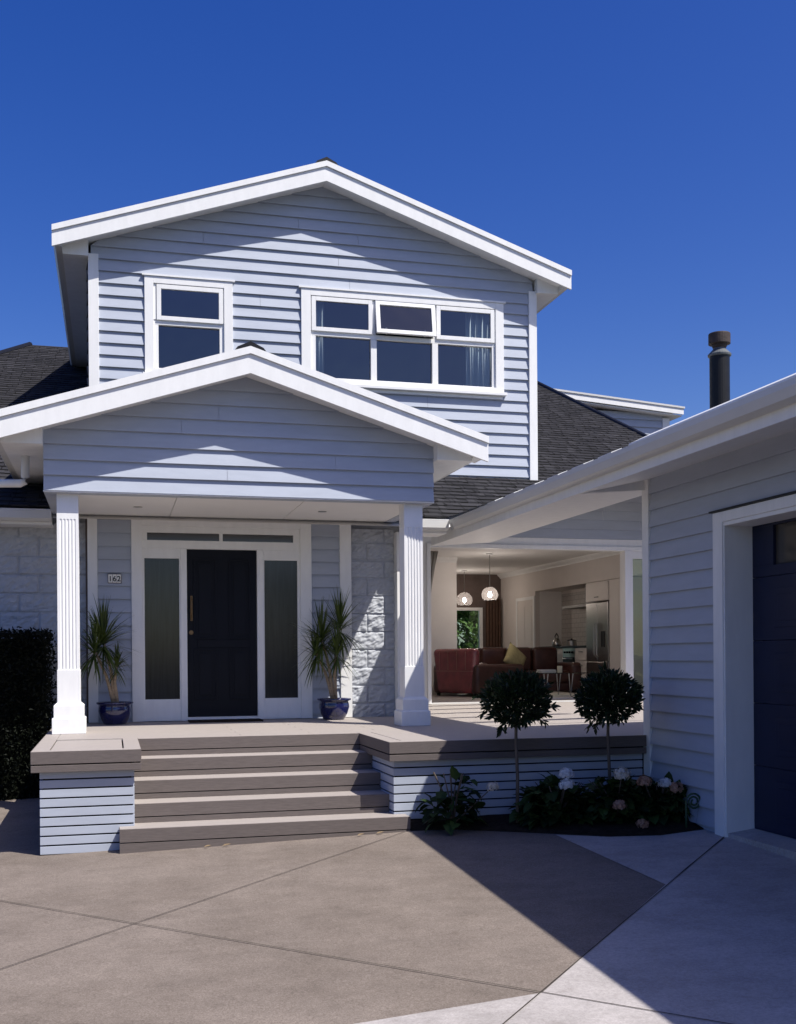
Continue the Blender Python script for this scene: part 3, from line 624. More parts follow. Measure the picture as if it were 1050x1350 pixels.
MB().prism([(4.207, 2.892), (4.868, 2.938), (4.868, 3.032), (4.207, 2.90)], 'y', GY1-.02, GY1+.0).build('soffit_end', WHITE, garage)
mb = MB(); 
for k in range(17):
    y = GY0+.3+k*.76; mb.box(0, 0.001, 0, .001, 0, .001) if False else None
    mb.face([(4.1, y, gz(4.1)+.002), (7.9, y, gz(7.9)+.002), (7.9, y+.02, gz(7.9)+.03), (4.1, y+.02, gz(4.1)+.03)]); mb.face([(4.1, y+.02, gz(4.1)+.03), (7.9, y+.02, gz(7.9)+.03), (7.9, y+.04, gz(7.9)+.002), (4.1, y+.04, gz(4.1)+.002)])
mb.build('roof_rib', METALROOF, gr)
MB().prism([(4.07, 3.09), (4.075, 3.108), (4.30, 3.212), (4.32, 3.14)], 'y', GY0, 8.13).build('roof_flashing', FLASH, gr)
for y in (11.45, 10.86, 10.28, 9.70, 9.12, 8.56):
    MB().prism([(4.062, 3.089), (4.062, 3.096), (4.16, 3.135), (4.16, 3.089)], 'y', y-.13, y+.13).build('gutter_strap', FLASH, garage)
mb = MB(); mb.prism([(9.5, 3.0), (9.53, 3.0), (9.53, 3.1), (9.5, 3.1)], 'x', 5.03, 11)
for y in (10.5, 11.5, 12.5, 13.5, 14.5):  # unseen open rafters, added to cast striped shade on the deck
    r_ = MB().prism([(5.022, 2.99), (7.2, 2.99+.32*2.178), (7.2, 3.22+.32*2.178), (5.022, 3.07)], 'y', y-.05, y+.05); r_.build('stripe_rafter', WHITE, garage)
mb.bm.free()
# flue
fx, fy = 5.37, 8.9
mb = MB().lathe([(.09, 3.30), (.09, 4.135)], (fx, fy, 0), 28)
fl = mb.build('chimney_flue', BLACKM, garage, smooth=False); 
MB().lathe([(.091, 4.10), (.103, 4.105), (.106, 4.12), (.062, 4.165), (.055, 4.18)], (fx, fy, 0), 28).build('flue_collar', mat('dull_galvanised', (.11, .12, .125), .5, .4, .2, 20), fl)
MB().lathe([(.052, 4.17), (.066, 4.195), (.066, 4.212), (.098, 4.217), (.098, 4.305), (.094, 4.312), (.085, 4.312), (.084, 4.29), (.01, 4.29)], (fx, fy, 0), 28).build('flue_cowl', RUST, fl)
# ------------------------------------------------------------------ deck
deck = thing('deck', 'raised taupe timber deck with wide front steps and slatted grey skirting', 'deck', (1.5, 11, ground(1.5, 11)))
ZD = .64
mb = MB(); L0, L1, R0, SY = -.65, .224, 2.349, 10.53
def plank(x0, x1, y0, y1, z=ZD): mb.box(x0+.002, x1-.002, y0+.003, y1-.003, z-.026, z)
# borders of the left pod and right front edge
plank(L0, L1, 9.33, 9.47); plank(L0, L0+.14, 9.47, 13.3); plank(L1-.14, L1, 9.47, SY+.14)
y = 9.47
while y < SY+.0: plank(L0+.148, L1-.148, y+.003, min(y+.139, SY)); y += .142
plank(L1, R0, SY, SY+.14); plank(R0, R0+.14, 9.47, SY+.14); plank(R0, GX+.1, 9.33, 9.47)
y = 9.47
while y < SY+.1: plank(R0+.145, 9.2, y, min(y+.142, SY+.14)); y += .142
y = SY+.14; 
k = 0
while y < 16.4:
    xs_ = [L0+.14, 1.2+.7*(k % 3), 5.2+.5*(k % 2), 9.2]
    if y > 13.3: xs_[0] = 3.6; xs_ = [xs_[0]]+[q for q in xs_[1:] if q > 3.8]
    for a, b in zip(xs_, xs_[1:]): plank(a, b, y, y+.142)
    y += .142; k += 1
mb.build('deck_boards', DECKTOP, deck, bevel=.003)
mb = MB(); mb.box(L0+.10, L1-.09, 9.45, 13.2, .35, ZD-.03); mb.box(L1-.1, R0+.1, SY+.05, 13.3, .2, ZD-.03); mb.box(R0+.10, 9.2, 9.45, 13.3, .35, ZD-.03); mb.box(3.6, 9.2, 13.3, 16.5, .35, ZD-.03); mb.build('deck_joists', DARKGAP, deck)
def fascia(mb, x0, x1, y0, y1, zt):
    mb.box(x0, x1, y0, y1, zt-.105, zt-.001); mb.box(x0+.001, x1-.001, y0+.001, y1, zt-.172, zt-.115)
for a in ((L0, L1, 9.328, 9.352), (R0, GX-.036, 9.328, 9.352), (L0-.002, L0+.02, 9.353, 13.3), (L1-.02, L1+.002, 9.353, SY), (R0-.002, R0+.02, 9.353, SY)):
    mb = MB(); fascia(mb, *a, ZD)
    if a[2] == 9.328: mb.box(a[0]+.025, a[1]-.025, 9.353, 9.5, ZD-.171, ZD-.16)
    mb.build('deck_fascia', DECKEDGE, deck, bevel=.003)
def skirt(x0, x1, y0, y1, back):
    mb = MB(); pitch, gap, zt = .0775, .013, .474
    for k in range(9): mb.box(x0, x1, y0, y1, max(zt-(k+1)*pitch+gap, -.24), zt-k*pitch)
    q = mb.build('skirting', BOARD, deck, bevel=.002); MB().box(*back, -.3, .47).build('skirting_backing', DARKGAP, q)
skirt(-.585, .167, 9.405, 9.425, (-.56, .145, 9.427, 9.437)); skirt(-.587, -.567, 9.428, 13.2, (-.56, -.55, 9.44, 13.2))
skirt(.149, .169, 9.428, SY, (.137, .146, 9.44, SY)); skirt(2.405, GX-.04, 9.405, 9.425, (2.43, GX, 9.427, 9.437)); skirt(2.403, 2.423, 9.428, SY, (2.43, 2.44, 9.44, SY))
# steps
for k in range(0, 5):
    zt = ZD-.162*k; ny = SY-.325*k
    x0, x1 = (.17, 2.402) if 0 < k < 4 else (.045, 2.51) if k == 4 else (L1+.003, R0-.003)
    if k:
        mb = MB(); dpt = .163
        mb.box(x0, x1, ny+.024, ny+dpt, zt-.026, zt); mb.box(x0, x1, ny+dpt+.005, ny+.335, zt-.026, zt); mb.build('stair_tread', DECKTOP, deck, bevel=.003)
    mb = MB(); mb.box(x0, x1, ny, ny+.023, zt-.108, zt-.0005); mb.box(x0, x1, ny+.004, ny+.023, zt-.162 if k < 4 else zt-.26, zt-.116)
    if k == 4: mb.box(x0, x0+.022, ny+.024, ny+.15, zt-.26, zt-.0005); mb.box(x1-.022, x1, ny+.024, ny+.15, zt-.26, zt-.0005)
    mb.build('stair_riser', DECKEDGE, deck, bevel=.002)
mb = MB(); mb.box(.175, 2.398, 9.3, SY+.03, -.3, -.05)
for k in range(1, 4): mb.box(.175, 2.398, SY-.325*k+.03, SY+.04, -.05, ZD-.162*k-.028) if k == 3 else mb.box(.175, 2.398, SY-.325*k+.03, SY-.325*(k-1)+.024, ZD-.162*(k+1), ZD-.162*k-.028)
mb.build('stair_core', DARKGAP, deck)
# ------------------------------------------------------------------ garden bed
mb = MB(); edge = [(2.50, 9.25), (2.90, 9.15), (3.45, 8.77), (3.98, 8.38), (4.40, 8.27), (4.86, 8.36)]
edge = [(2.47, 9.40)]+edge
def bedpt(p, t):
    q = (p[0], 9.41); x = p[0]; yy = p[1]+(q[1]-p[1])*t
    return (x, yy, ground(x, yy)+.010+.05*math.sin(min(1, t*2)*math.pi/2)+.012*noise.noise(Vector((x*6, yy*6, 0))))
pts = []
for a, b in zip(edge[1:], edge[2:]):
    for k in range(10): pts.append((a[0]+(b[0]-a[0])*k/10, a[1]+(b[1]-a[1])*k/10))
pts.append(edge[-1])
G_ = [[mb.bm.verts.new(bedpt(p, t/10)) for t in range(11)] for p in pts]
for a, b in zip(G_, G_[1:]):
    for k in range(10): mb.bm.faces.new((a[k], b[k], b[k+1], a[k+1]))
for a, b in zip(pts, pts[1:]):
    mb.face([(*a, ground(*a)), (*b, ground(*b)), bedpt(b, 0), bedpt(a, 0)])
tag(mb.build('garden_soil', SOIL), None, None, kind='structure')
# ------------------------------------------------------------------ plants
def topiary(x, y, cz, label, seed):
    random.seed(seed); g = ground(x, y)+.04
    t = thing('topiary_tree', label, 'tree', (x, y, g), 'ball-headed standard bay trees', world=False)
    h = cz-g
    mb = MB(); mb.tube([(0, 0, -.03), (.008, .004, h*.35), (-.006, 0, h*.7), (.0, 0, h-.05), (.01, .01, h+.1)], [.017, .015, .014, .013, .008], 9)
    for k in range(9):
        d = rnd_dir(); d.z = abs(d.z)*.6; mb.tube([(0, 0, h-.12+.02*k), Vector((0, 0, h-.05+.02*k))+d*.12, Vector((0, 0, h))+d*.22], [.007, .005, .003], 5)
    mb.build('trunk', BARK, t, smooth=True)
    mb = MB()
    lump = [(rnd_dir(), random.uniform(-.04, .04)) for _ in range(16)]
    for k in range(2700):
        d = rnd_dir(); q = 1+sum(a*max(0, d.dot(v))**6 for v, a in lump)*1.6
        rr = (random.random()**.36)*q
        p = Vector((d.x*.285*rr, d.y*.285*rr, h+d.z*(.235 if d.z > 0 else .215)*rr+.0))
        dirv = (d*1.0+Vector((0, 0, .5))+rnd_dir()*.75).normalized()
        leaf_mesh(mb, p, dirv, rnd_dir()+Vector((0, 0, .6)), random.uniform(.042, .07), random.uniform(.018, .026), .2, random.uniform(-.1, .25))
    for k in range(15):      # shoots that break the outline
        d = rnd_dir(); p0 = Vector((d.x*.28, d.y*.28, h+d.z*.22))
        for j in range(6): leaf_mesh(mb, p0+d*.014*j, d+rnd_dir()*.7, rnd_dir(), random.uniform(.05, .08), .024, .2, .1)
    mb.build('crown', BAYLEAF, t, recalc=False)
topiary(3.415, 9.0, 1.0, 'clipped ball-headed bay tree in front of the armchair, nearer the steps', 3)
topiary(4.30, 9.02, .995, 'clipped ball-headed bay tree beside the garage corner', 9)
def hydrangea(x, y, r, hgt, heads, n, label, seed):
    random.seed(seed); g = ground(x, y)+.05
    t = thing('hydrangea', label, 'shrub', (x, y, g), 'hydrangea bushes in the garden bed', world=False)
    mb = MB()
    for k in range(9):
        a = random.uniform(0, 6.28); mb.tube([(0, 0, -.03), (math.cos(a)*r*.3, math.sin(a)*r*.3, hgt*.45), (math.cos(a)*r*.7, math.sin(a)*r*.6, hgt*.8)], [.009, .007, .004], 6)
    for hx_, hy_, hz_, hr, hm in heads: mb.tube([(0, 0, 0), ((hx_-x)*.6, (hy_-y)*.6, (hz_-g)*.6), (hx_-x, hy_-y, hz_-g)], [.008, .006, .004], 6)
    mb.build('stem', BARK, t, smooth=True)
    mb = MB()
    for k in range(int(n*1.5)):
        d = rnd_dir(); d.z = abs(d.z)*1.0-.1; rr = random.random()**.45
        p = Vector((d.x*r*rr, d.y*r*.8*rr, .04+max(0, d.z)*hgt*rr*.85))
        dv = Vector((d.x, d.y, .15))+rnd_dir()*.6
        leaf_mesh(mb, p, dv, Vector((0, 0, 1))+rnd_dir()*.4, random.uniform(.10, .16), random.uniform(.08, .115), .12, random.uniform(.15, .5))
    mb.build('foliage', HYDLEAF, t, recalc=False)
    for hx_, hy_, hz_, hr, hm in heads:
        mb = MB(); c = Vector((hx_-x, hy_-y, hz_-g))
        for k in range(150):
            d = rnd_dir()
            if d.z < -.55: continue
            p = c+Vector((d.x*hr, d.y*hr, d.z*hr*.8))*random.uniform(.72, 1.12)*(1+.18*noise.noise(d*2.2+c*9)); s = d.cross(rnd_dir()).normalized(); u = d.cross(s); q = hr*random.uniform(.2, .29)
            for j in range(4):
                a = j*math.pi/2+.3; e = s*math.cos(a)+u*math.sin(a); f_ = s*math.cos(a+1.57)+u*math.sin(a+1.57)
                mb.face([p, p+e*q*.6+f_*q*.42+d*q*.15, p+e*q*1.05+d*q*.1, p+e*q*.6-f_*q*.42+d*q*.15])
        mb.build('flower_head', hm, t, recalc=False)
hydrangea(2.86, 9.12, .24, .58, [(3.14, 8.86, .268, .05, PETAL)], 62, 'small hydrangea with one fading flower beside the steps', 21)
hydrangea(3.78, 8.98, .34, .40, [(3.76, 8.72, .375, .062, PETALW), (3.745, 8.69, .285, .062, PETALW)], 200, 'hydrangea with two white flower heads one above the other', 22)
hydrangea(4.28, 8.85, .34, .42, [(4.23, 8.62, .365, .07, PETAL), (4.15, 8.50, .115, .055, PETALP)], 210, 'hydrangea with one big cream flower head above and a small one low', 23)
hydrangea(4.66, 8.78, .30, .36, [(4.42, 8.58, .30, .06, PETALP), (4.63, 8.6, .275, .055, PETALW), (4.72, 8.58, .235, .062, PETALP), (4.34, 8.46, -.045, .05, PETALP)], 210, 'hydrangea with pinkish and white flower heads against the garage wall', 24)
mb = MB(); c = Vector((4.78, 8.40, .135)); sp = [(c.x-.06, c.y, ground(4.8, 8.4)), (c.x-.062, c.y, .0)]
for k in range(46):
    a = math.pi-k*.30; r = .075*(1-k/60); sp.append((c.x+r*math.cos(a)+.012, c.y, c.z+r*math.sin(a)))
mb.tube(sp, .009, 7); tag(mb.build('garden_scroll', mat('green_iron', (.03, .07, .035), .5, .4, .3, 20), smooth=True), 'green curled metal scroll stake by the garage wall', 'garden stake')
def dracaena(x, y, label, seed, heads, pr=.19):
    random.seed(seed)
    t = thing('potted_plant', label, 'potted plant', (x, y, ZD+.001), 'spiky dracaenas in blue pots by the front door', world=False)
    mb = MB().lathe([(.115, 0), (.13, .01), (.165, .08), (.185, .15), (.182, .19), (.172, .215), (.178, .225), (.205, .235), (.208, .25), (.20, .256), (.18, .25), (.168, .23), (.168, .21), (.01, .21)], seg=40)
    mb.build('pot', POT, t, smooth=True)
    mb = MB().lathe([(.166, .21), (.1, .225), (.01, .23)], seg=24); mb.build('potting_soil', SOIL, t, smooth=True)
    mb = MB(); lf = MB()
    for (hx_, hy_, hz_, n, L, bx) in heads:
        p0 = Vector((bx, 0, .2)); p3 = Vector((hx_-x, hy_-y, hz_-ZD)); mid = p0.lerp(p3, .5)+Vector((-.03 if hx_ > x else .02, 0, .03))
        mb.tube([p0, p0.lerp(mid, .5)+Vector((0, 0, .02)), mid, mid.lerp(p3, .6), p3], [.022, .02, .018, .015, .012], 9)
        for k in range(n):
            az = k*2.399; el = math.radians(random.uniform(75, 86) if k < n*.18 else random.uniform(15, 70) if k < n*.66 else random.uniform(-55, 10))
            d = Vector((math.cos(az)*math.cos(el), math.sin(az)*math.cos(el), math.sin(el)))
            b = p3+Vector((0, 0, -.10+.12*(1-k/n)))
            leaf_mesh(lf, b, d, Vector((0, 0, 1)), L*random.uniform(.75, 1.15), .026, 0, random.uniform(.3, .95) if el > -.2 else .8, 5)
    mb.build('cane', CANE, t, smooth=True); lf.build('leaves', DRACLEAF, t, recalc=False)
dracaena(.022, 12.97, 'spiky dracaena in a cobalt pot under the house number, in shade', 31, [(-.10, 12.92, 1.60, 150, .50, 0), (-.2, 12.86, 1.50, 70, .42, -.01), (.05, 12.9, 1.34, 44, .25, .03)])
dracaena(2.58, 12.97, 'spiky dracaena in a cobalt pot between the front door and the block pier', 35, [(2.42, 12.90, 1.62, 105, .48, 0), (2.66, 12.98, 1.76, 105, .46, .02), (2.60, 12.85, 1.46, 70, .38, .03), (2.36, 12.95, 1.46, 55, .38, -.01)])
# hedge
random.seed(41)
hed = thing('hedge', 'dark clipped hedge along the block wall left of the porch', 'hedge', (-2.2, 12.9, ground(-2.2, 12.9)))
mb = MB(); mb.box(-3.7, -.74, 12.62, 13.25, -.3, 1.62); mb.build('hedge_core', mat('hedge_shade', (.004, .005, .003), .95, .1, .4, 9, .9, 14), hed)  # solid box coloured as dark as the shade inside the hedge
mb = MB()
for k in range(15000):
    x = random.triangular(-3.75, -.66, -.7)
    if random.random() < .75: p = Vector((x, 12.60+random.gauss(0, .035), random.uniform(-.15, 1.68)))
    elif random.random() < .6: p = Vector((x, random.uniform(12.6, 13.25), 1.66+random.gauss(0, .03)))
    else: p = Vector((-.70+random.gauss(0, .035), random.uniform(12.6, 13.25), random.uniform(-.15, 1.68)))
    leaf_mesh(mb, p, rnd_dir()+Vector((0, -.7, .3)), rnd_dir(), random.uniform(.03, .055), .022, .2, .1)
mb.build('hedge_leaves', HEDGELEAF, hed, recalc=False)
# tree beyond the dining window
random.seed(51)
tr_ = thing('garden_tree', 'sunlit leafy tree seen through the window at the far end of the room', 'tree', (10.8, 32.6, ground(10.8, 22)))
mb = MB(); mb.tube([(10.8, 32.6, -.2), (10.82, 32.6, 1.2), (10.75, 32.6, 2.4), (10.8, 32.6, 3.6)], [.09, .075, .06, .03], 8)
for k in range(8):
    d = rnd_dir(); d.z = abs(d.z); b = Vector((10.8, 32.6, 1.2+.3*k)); mb.tube([b, b+d*.7, b+d*1.2+Vector((0, 0, .2))], [.03, .02, .01], 6)
mb.build('trunk', BARK, tr_, smooth=True)
mb = MB()
cl = [Vector((random.uniform(9.3, 12.3), random.uniform(31.6, 33.8), random.uniform(.3, 4.2))) for _ in range(120)]
for c in cl:
    for k in range(70):
        leaf_mesh(mb, c+rnd_dir()*.42*random.random()**.5, rnd_dir()+Vector((0, 0, -.2)), rnd_dir(), random.uniform(.14, .26), .10, .2, .2)
mb.build('crown', TREELEAF, tr_, recalc=False)
# ------------------------------------------------------------------ small things on the porch
hn = thing('house_number', 'white tile plate reading 162 beside the front door', 'sign', (.03, DY-.03, 2.33))
mb = MB(); mb.box(-.048, .106, DY-.034, DY-.024, 2.280, 2.393); mb.build('plate', mat('brown_frame', (.09, .05, .035), .6, .3), hn, bevel=.003)
for k, ch in enumerate('162'):
    xa = -.043+k*.0490
    tl = MB().box(xa, xa+.046, DY-.040, DY-.0345, 2.287, 2.386).build('tile', mat('ivory_tile', (.80, .78, .72), .3, .5), hn, bevel=.002)
    cu = bpy.data.curves.new('digit', 'FONT'); cu.body = ch; cu.size = .088; cu.align_x = 'CENTER'; cu.extrude = .0008; cu.offset = .0012
    tmp = bpy.data.objects.new('digit', cu); COL.objects.link(tmp); bpy.context.view_layer.update()
    me = bpy.data.meshes.new_from_object(tmp.evaluated_get(bpy.context.evaluated_depsgraph_get())); bpy.data.objects.remove(tmp)
    for v in me.vertices: v.co = Vector((xa+.023+v.co.x, DY-.0412-v.co.z, 2.304+v.co.y))
    me.materials.clear(); me.materials.append(BLACKM); o = bpy.data.objects.new('digit', me); COL.objects.link(o); o.parent = tl
mb = MB(); mb.box(.86, 1.72, 12.90, 13.24, ZD+.001, ZD+.018); tag(mb.build('doormat', mat('coir_mat', (.03, .022, .016), .95, .1, .3, 40, .6, 200), bevel=.006), 'thin dark doormat on the deck in front of the front door', 'doormat')
random.seed(61)
for (x, y, lb) in ((2.19, 9.19, 'largest dry leaf lying below the right end of the bottom step'), (2.02, 9.17, 'small dry leaf just left of the largest one below the bottom step'), (.87, 9.18, 'dry leaf at the foot of the bottom step near its middle'), (.72, 9.19, 'curled dry leaf left of the middle of the bottom step')):
    mb = MB(); a = random.uniform(-.5, .5); leaf_mesh(mb, Vector((x, y, ground(x, y)+.012)), Vector((math.cos(a), math.sin(a)*.4, .1)), Vector((0, -.3, 1)), random.uniform(.05, .09), .022, .35, -.1)
    tag(mb.build('fallen_leaf', DRYLEAF, recalc=False), lb, 'leaf', 'dry leaves along the bottom step')
# ------------------------------------------------------------------ living room
ZF = .64
def cushionbox(mb, x0, x1, y0, y1, z0, z1): mb.box(x0, x1, y0, y1, z0, z1)
def soft(mb, name, m, parent, r=.07, seg=4): return mb.build(name, m, parent, bevel=r, seg=seg, smooth=True)
# armchair: local axes x = depth (front is +x), y = width; near corner at the origin
ac = thing('armchair', 'oxblood leather armchair seen from behind, near the open doors', 'armchair', (6.5, 19.2, ZF), world=False); ac.rotation_euler = (0, 0, math.radians(29))
Wd = 1.12
def skew(mb, fz, fx): 
    for v in mb.bm.verts: v.co.x -= max(0, v.co.z-.05)*fx
    return mb
mb = MB(); 
n_ = 8
for k in range(1): mb.box(0, .22, .0, Wd, .05, .90)
for v in mb.bm.verts: v.co.y = Wd/2+(v.co.y-Wd/2)*(.84+.16*v.co.z/.9)
soft(skew(mb, 0, .06), 'backrest', LEATHER, ac, .10, 6)
mb = MB()
for k in range(1, 5): mb.box(-.052, -.046, Wd*k/5-.004, Wd*k/5+.004, .50, .84)
mb.box(-.034, -.028, .05, Wd-.05, .472, .480)
mb.build('seam', mat('pale_stitching', (.45, .24, .2), .6, .3), ac)
for y0 in (-.02, Wd-.16):
    mb = MB(); mb.box(.0, 1.38, y0, y0+.18, .05, .60); soft(mb, 'arm', LEATHER2, ac, .07)
mb = MB(); mb.box(.2, 1.30, .16, Wd-.16, .12, .44); soft(mb, 'seat', LEATHER2, ac, .06)
for x, y in ((.05, .05), (1.28, .05), (.05, Wd-.1), (1.28, Wd-.1)): MB().box(x, x+.05, y, y+.05, 0, .06).build('leg', BLACKM, ac)
sf = thing('sofa', 'brown buttoned leather sofa across the living room behind the armchair', 'sofa', (8.08, 20.6, ZF), world=False)
mb = MB(); mb.box(-1.0, .75, .3, .6, .1, .92); soft(mb, 'backrest', LEATHER2, sf, .09)
for k in range(3):
    mb = MB(); mb.box(-.95+.56*k, -.41+.56*k, .14, .32, .42, .93); soft(mb, 'back_cushion', LEATHER2, sf, .08)
    mb = MB(); mb.box(-.95+.56*k, -.41+.56*k, -.45, .14, .22, .46); soft(mb, 'seat_cushion', LEATHER2, sf, .07)
mb = MB(); mb.box(.72, .98, -.5, .5, .05, .62); soft(mb, 'arm', LEATHER2, sf, .1)
mb = MB(); mb.box(-1.2, -.97, -.5, .5, .05, .62); soft(mb, 'arm', LEATHER2, sf, .1)
mb = MB(); mb.box(-.97, .72, -.42, .3, .05, .22); soft(mb, 'base', LEATHER2, sf, .03)
# cushion
mb = MB(); N_ = 12; V = {}
for sd in (-1, 1):
    for i in range(N_+1):
        for j in range(N_+1):
            u, v = i/N_*2-1, j/N_*2-1; h = .09*((1-u**4)*(1-v**4))**.6; pin = 1-.08*(1-abs(u))*abs(v)-.08*(1-abs(v))*abs(u)
            V[sd, i, j] = mb.bm.verts.new((u*.25*pin, sd*h, v*.25*pin))
    for i in range(N_):
        for j in range(N_): mb.bm.faces.new((V[sd, i, j], V[sd, i+1, j], V[sd, i+1, j+1], V[sd, i, j+1]))
bmesh.ops.remove_doubles(mb.bm, verts=mb.bm.verts, dist=.0005)
cu_ = tag(mb.build('cushion', KHAKI, smooth=True), 'khaki fabric cushion leaning on the armchair arm', 'cushion'); cu_.location = (7.55, 19.95, 1.33); cu_.rotation_euler = (math.radians(-20), math.radians(38), math.radians(15))
tb = thing('coffee_table', 'glass coffee table on slender metal legs', 'coffee table', (7.85, 18.5, ZF), world=False)
MB().box(-.45, .48, -.35, .35, .43, .445).build('tabletop', CLEAR, tb, bevel=.004)
for x in (-.38, .1): 
    for y in (-.28, .28): MB().tube([(x-.03, y, .43), (x, y, 0), (x+.05, y, .43)], .012, 8).build('leg', STEEL, tb)
mb = MB().lathe([(.044, 0), (.046, .01), (.046, .115), (.04, .12), (.01, .117)], (7.83, 18.42, ZF+.446), 20); tag(mb.build('candle', mat('cream_wax', (.72, .66, .48), .5, .3), smooth=False), 'thick cream candle on the glass coffee table', 'candle')
for z, a, lb in ((.446, .1, 'lower of the two pale books lying on the coffee table'), (.475, -.15, 'upper of the two pale books lying on the coffee table')):
    bk_ = thing('book', lb, 'book', (7.6, 18.5, ZF+z), 'books on the coffee table', world=False); bk_.rotation_euler = (0, 0, a)
    MB().box(-.15, .15, -.1, .1, 0, .026).build('cover', mat('book_cover', (.6, .58, .56), .5, .3), bk_, bevel=.002); MB().box(-.146, .152, -.103, .096, .004, .022).build('pages', RUG, bk_)
mb = MB(); mb.box(6.9, 8.6, 17.5, 20.2, ZF+.0, ZF+.03); tag(mb.build('rug', RUG, bevel=.01), 'cream shag rug under the coffee table', 'rug')
for x, y, z, r, dr, lb in ((6.92, 19.6, 2.555, .158, 1, 'nearer round pendant lamp hanging clear of the dark wall'), (7.72, 23.6, 2.67, .185, 1, 'farther round pendant lamp hanging in front of the window')):
    pl_ = thing('pendant_lamp', lb, 'pendant lamp', (x, y, z), 'round pendant lamps over the dining area', world=False)
    prof = [(r*math.sin(t), r*math.cos(t)*.95) for t in [math.pi*(.06+.66*k/14) for k in range(15)]]
    mb = MB(); rings = [[mb.bm.verts.new((q*math.cos(2*math.pi*k/24), q*math.sin(2*math.pi*k/24), zz)) for k in range(24)] for q, zz in prof]
    for a, b in zip(rings, rings[1:]):
        for k in range(24): mb.bm.faces.new((a[k], a[(k+1) % 24], b[(k+1) % 24], b[k]))
    mb.build('lamp_shade', GLSHADE, pl_, smooth=True)
    MB().tube([(0, 0, r*.9), (0, 0, 3.33-z)], .008, 8).build('rod', STEEL, pl_); MB().tube([(0, 0, 3.31-z), (0, 0, 3.338-z)], .06, 16).build('ceiling_rose', WHITE, pl_)
    MB().lathe([(.01, -.05), (.035, -.02), (.035, .01), (.015, .05)], seg=14).build('bulb', BULB, pl_, smooth=True)
mb = MB(); n = 40; rows = []
for k in range(n+1):
    t = k/n; rows.append((mb.bm.verts.new((8.56+.36*t, 24.55+.03*math.sin(t*30), .66)), mb.bm.verts.new((8.56+.36*t, 24.55+.03*math.sin(t*30), 2.75))))
for a, b in zip(rows, rows[1:]): mb.bm.faces.new((a[0], b[0], b[1], a[1]))
o = mb.build('curtain', BROWNC, smooth=True); o.modifiers.new('thickness', 'SOLIDIFY').thickness = .006; tag(o, 'dark brown drape beside the far window', 'curtain')
mb = MB(); n = 24; rows = []
for k in range(n+1):
    t = k/n; dy = .03*math.sin(t*22)
    rows.append([mb.bm.verts.new((4.85+(.22-.19*min(1, f*2.2)**.8)*t, 16.82+dy, 3.08-2.4*f)) for f in [j/10 for j in range(11)]])
for a, b in zip(rows, rows[1:]):
    for j in range(10): mb.bm.faces.new((a[j], b[j], b[j+1], a[j+1]))
o = mb.build('curtain', mat('taupe_drape', (.42, .39, .34), .9, .1, .1, 8), smooth=True); o.modifiers.new('thickness', 'SOLIDIFY').thickness = .006; tag(o, 'taupe drape tied back at the left edge of the open living room', 'curtain')
# kitchen along the right wall
kx0 = IX1-.002; KD = .62; kx = kx0
KB = len(bpy.data.objects)
kb = thing('kitchen_cabinet', 'pale drawer cabinets with a dark bench top under the tiled splashback', 'cabinet', (8.7, 20.8, ZF), world=True)
MB().box(8.40, kx, 19.80, 20.42, ZF+.1, 1.545).build('carcass', CAB, kb)
for z0 in (.76, 1.03, 1.30): 
    d_ = MB().box(8.382, 8.399, 19.83, 20.40, z0, z0+.24).build('drawer', CAB, kb, bevel=.003); MB().box(8.36, 8.381, 20.03, 20.2, z0+.16, z0+.175).build('handle', STEEL, d_)
MB().box(8.40, kx, 21.06, 22.3, ZF+.1, 1.545).build('cupboard', CAB, kb)
MB().box(8.36, kx, 19.79, 22.3, 1.547, 1.59).build('bench_top', BLACKM, kb, bevel=.004)
mb = MB(); mb.face([(kx, 22.5, 1.59), (kx, 19.8, 1.59), (kx, 19.8, 2.75), (kx, 22.5, 2.75)], [(0, 0), (2.7, 0), (2.7, 1.16), (0, 1.16)]); mb.build('splashback', TILE, kb, recalc=False)
ov = thing('oven', 'black-fronted oven below the range hood', 'oven', (8.7, 20.7, ZF)); MB().box(8.40, kx-.02, 20.43, 21.05, ZF+.1, 1.545).build('body', STEEL, ov); MB().box(8.385, 8.399, 20.46, 21.02, .85, 1.36).build('oven_door', BLACKM, ov); MB().tube([(8.36, 20.5, 1.33), (8.36, 20.98, 1.33)], .012, 8).build('handle', STEEL, ov)
for y in (20.55, 20.68, 20.8, 20.93): MB().tube([(8.40, y, 1.46), (8.37, y, 1.46)], .02, 12).build('knob', BLACKM, ov)
fr = thing('fridge', 'two-door stainless steel fridge with an ice dispenser', 'fridge', (8.65, 19.27, ZF))
MB().box(8.40, kx-.02, 18.79, 19.76, ZF+.02, 2.40).build('cabinet', STEEL, fr)
for a, b in ((18.79, 19.265), (19.275, 19.76)): MB().box(8.34, 8.398, a, b, 1.28, 2.40).build('door', STEEL, fr, bevel=.006)
MB().box(8.34, 8.398, 18.79, 19.76, ZF+.06, 1.27).build('freezer_drawer', STEEL, fr, bevel=.006)
for y in (19.22, 19.32): MB().tube([(8.34, y, 1.36), (8.30, y, 1.40), (8.30, y, 1.98), (8.34, y, 2.02)], .012, 8).build('handle', STEEL, fr)
MB().box(8.332, 8.341, 18.93, 19.08, 1.55, 1.85).build('ice_dispenser', BLACKM, fr)
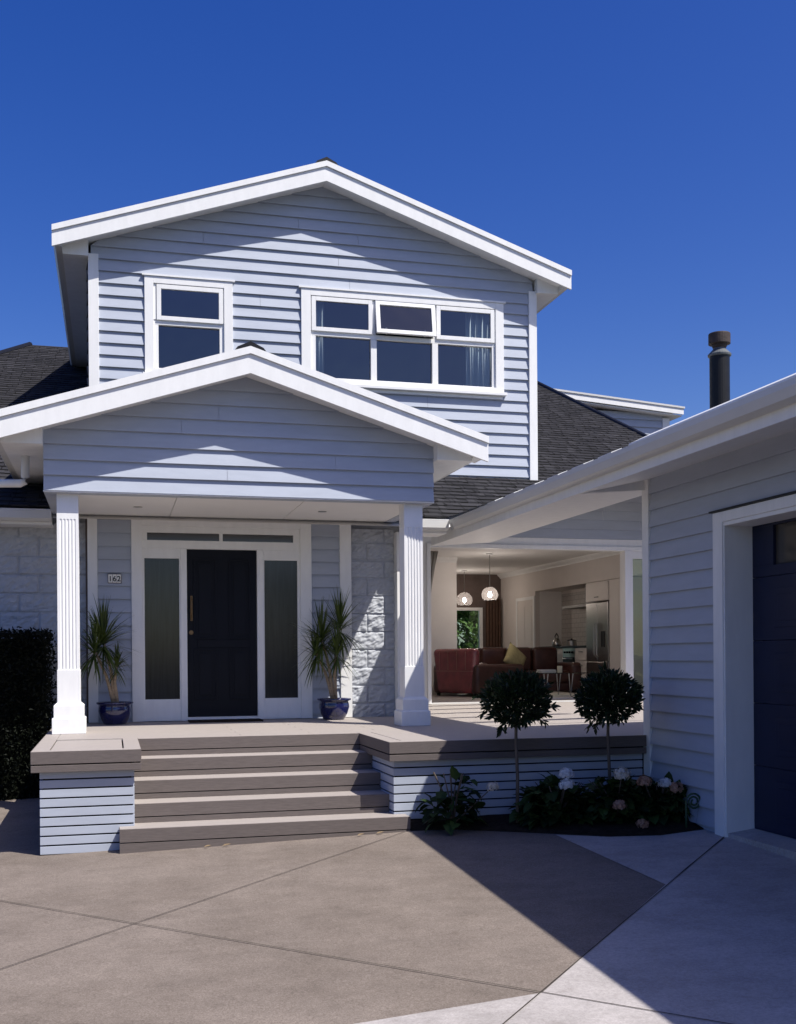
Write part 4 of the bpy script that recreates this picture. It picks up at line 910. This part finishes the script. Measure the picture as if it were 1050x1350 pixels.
oc = thing('overhead_cupboard', 'pale cupboard above the fridge joined to a tall side panel', 'cupboard', (8.65, 19.2, 2.43)); MB().box(8.36, kx, 18.77, 19.78, 2.43, 2.80).build('carcass', CAB, oc); MB().box(8.342, 8.359, 18.79, 19.77, 2.44, 2.79).build('cupboard_door', CAB, oc, bevel=.003); MB().box(8.325, 8.341, 19.2, 19.36, 2.50, 2.513).build('handle', BLACKM, oc)
MB().box(8.36, kx, 18.0, 18.765, ZF+.01, 2.80).build('side_panel', CAB, oc)
HOOD = mat('dark_steel', (.10, .095, .09), .4, .5, .05, 20, metal=.6)
rh = thing('range_hood', 'dark steel range hood with a square duct above the oven', 'range hood', (8.75, 20.75, 2.38)); MB().box(8.55, kx-.004, 19.85, 21.45, 2.375, 2.425).build('canopy', HOOD, rh); MB().box(8.68, kx-.004, 20.0, 20.55, 2.427, 2.80).build('duct', HOOD, rh)
kt = thing('kettle', 'steel kettle with a looped handle on the bench', 'kettle', (8.6, 21.85, 1.591), world=False); MB().lathe([(.09, 0), (.10, .02), (.085, .11), (.05, .17), (.012, .185)], seg=20).build('body', STEEL, kt, smooth=True); MB().tube([(0, -.075, .13), (0, -.085, .22), (0, 0, .28), (0, .085, .22), (0, .075, .13)], .011, 8).build('handle', BLACKM, kt, smooth=True)
ts = thing('saucepan', 'steel saucepan with a dark lid on the hob', 'saucepan', (8.62, 21.1, 1.591), world=False); MB().lathe([(.10, 0), (.105, .01), (.105, .11), (.10, .112)], seg=22).build('body', STEEL, ts); MB().lathe([(.106, .113), (.07, .13), (.02, .135), (.02, .155), (.01, .157)], seg=22).build('lid', BLACKM, ts); MB().tube([(0, .1, .09), (0, .24, .10)], .01, 8).build('handle', BLACKM, ts)
for o in list(bpy.data.objects):
    if o.parent is None and o.get('category') in ('cabinet', 'oven', 'fridge', 'cupboard', 'range hood', 'kettle', 'saucepan'): o.location.x += KD
# ------------------------------------------------------------------ tidy up
for o in list(bpy.data.objects):
    if 'origin' in o: del o['origin']
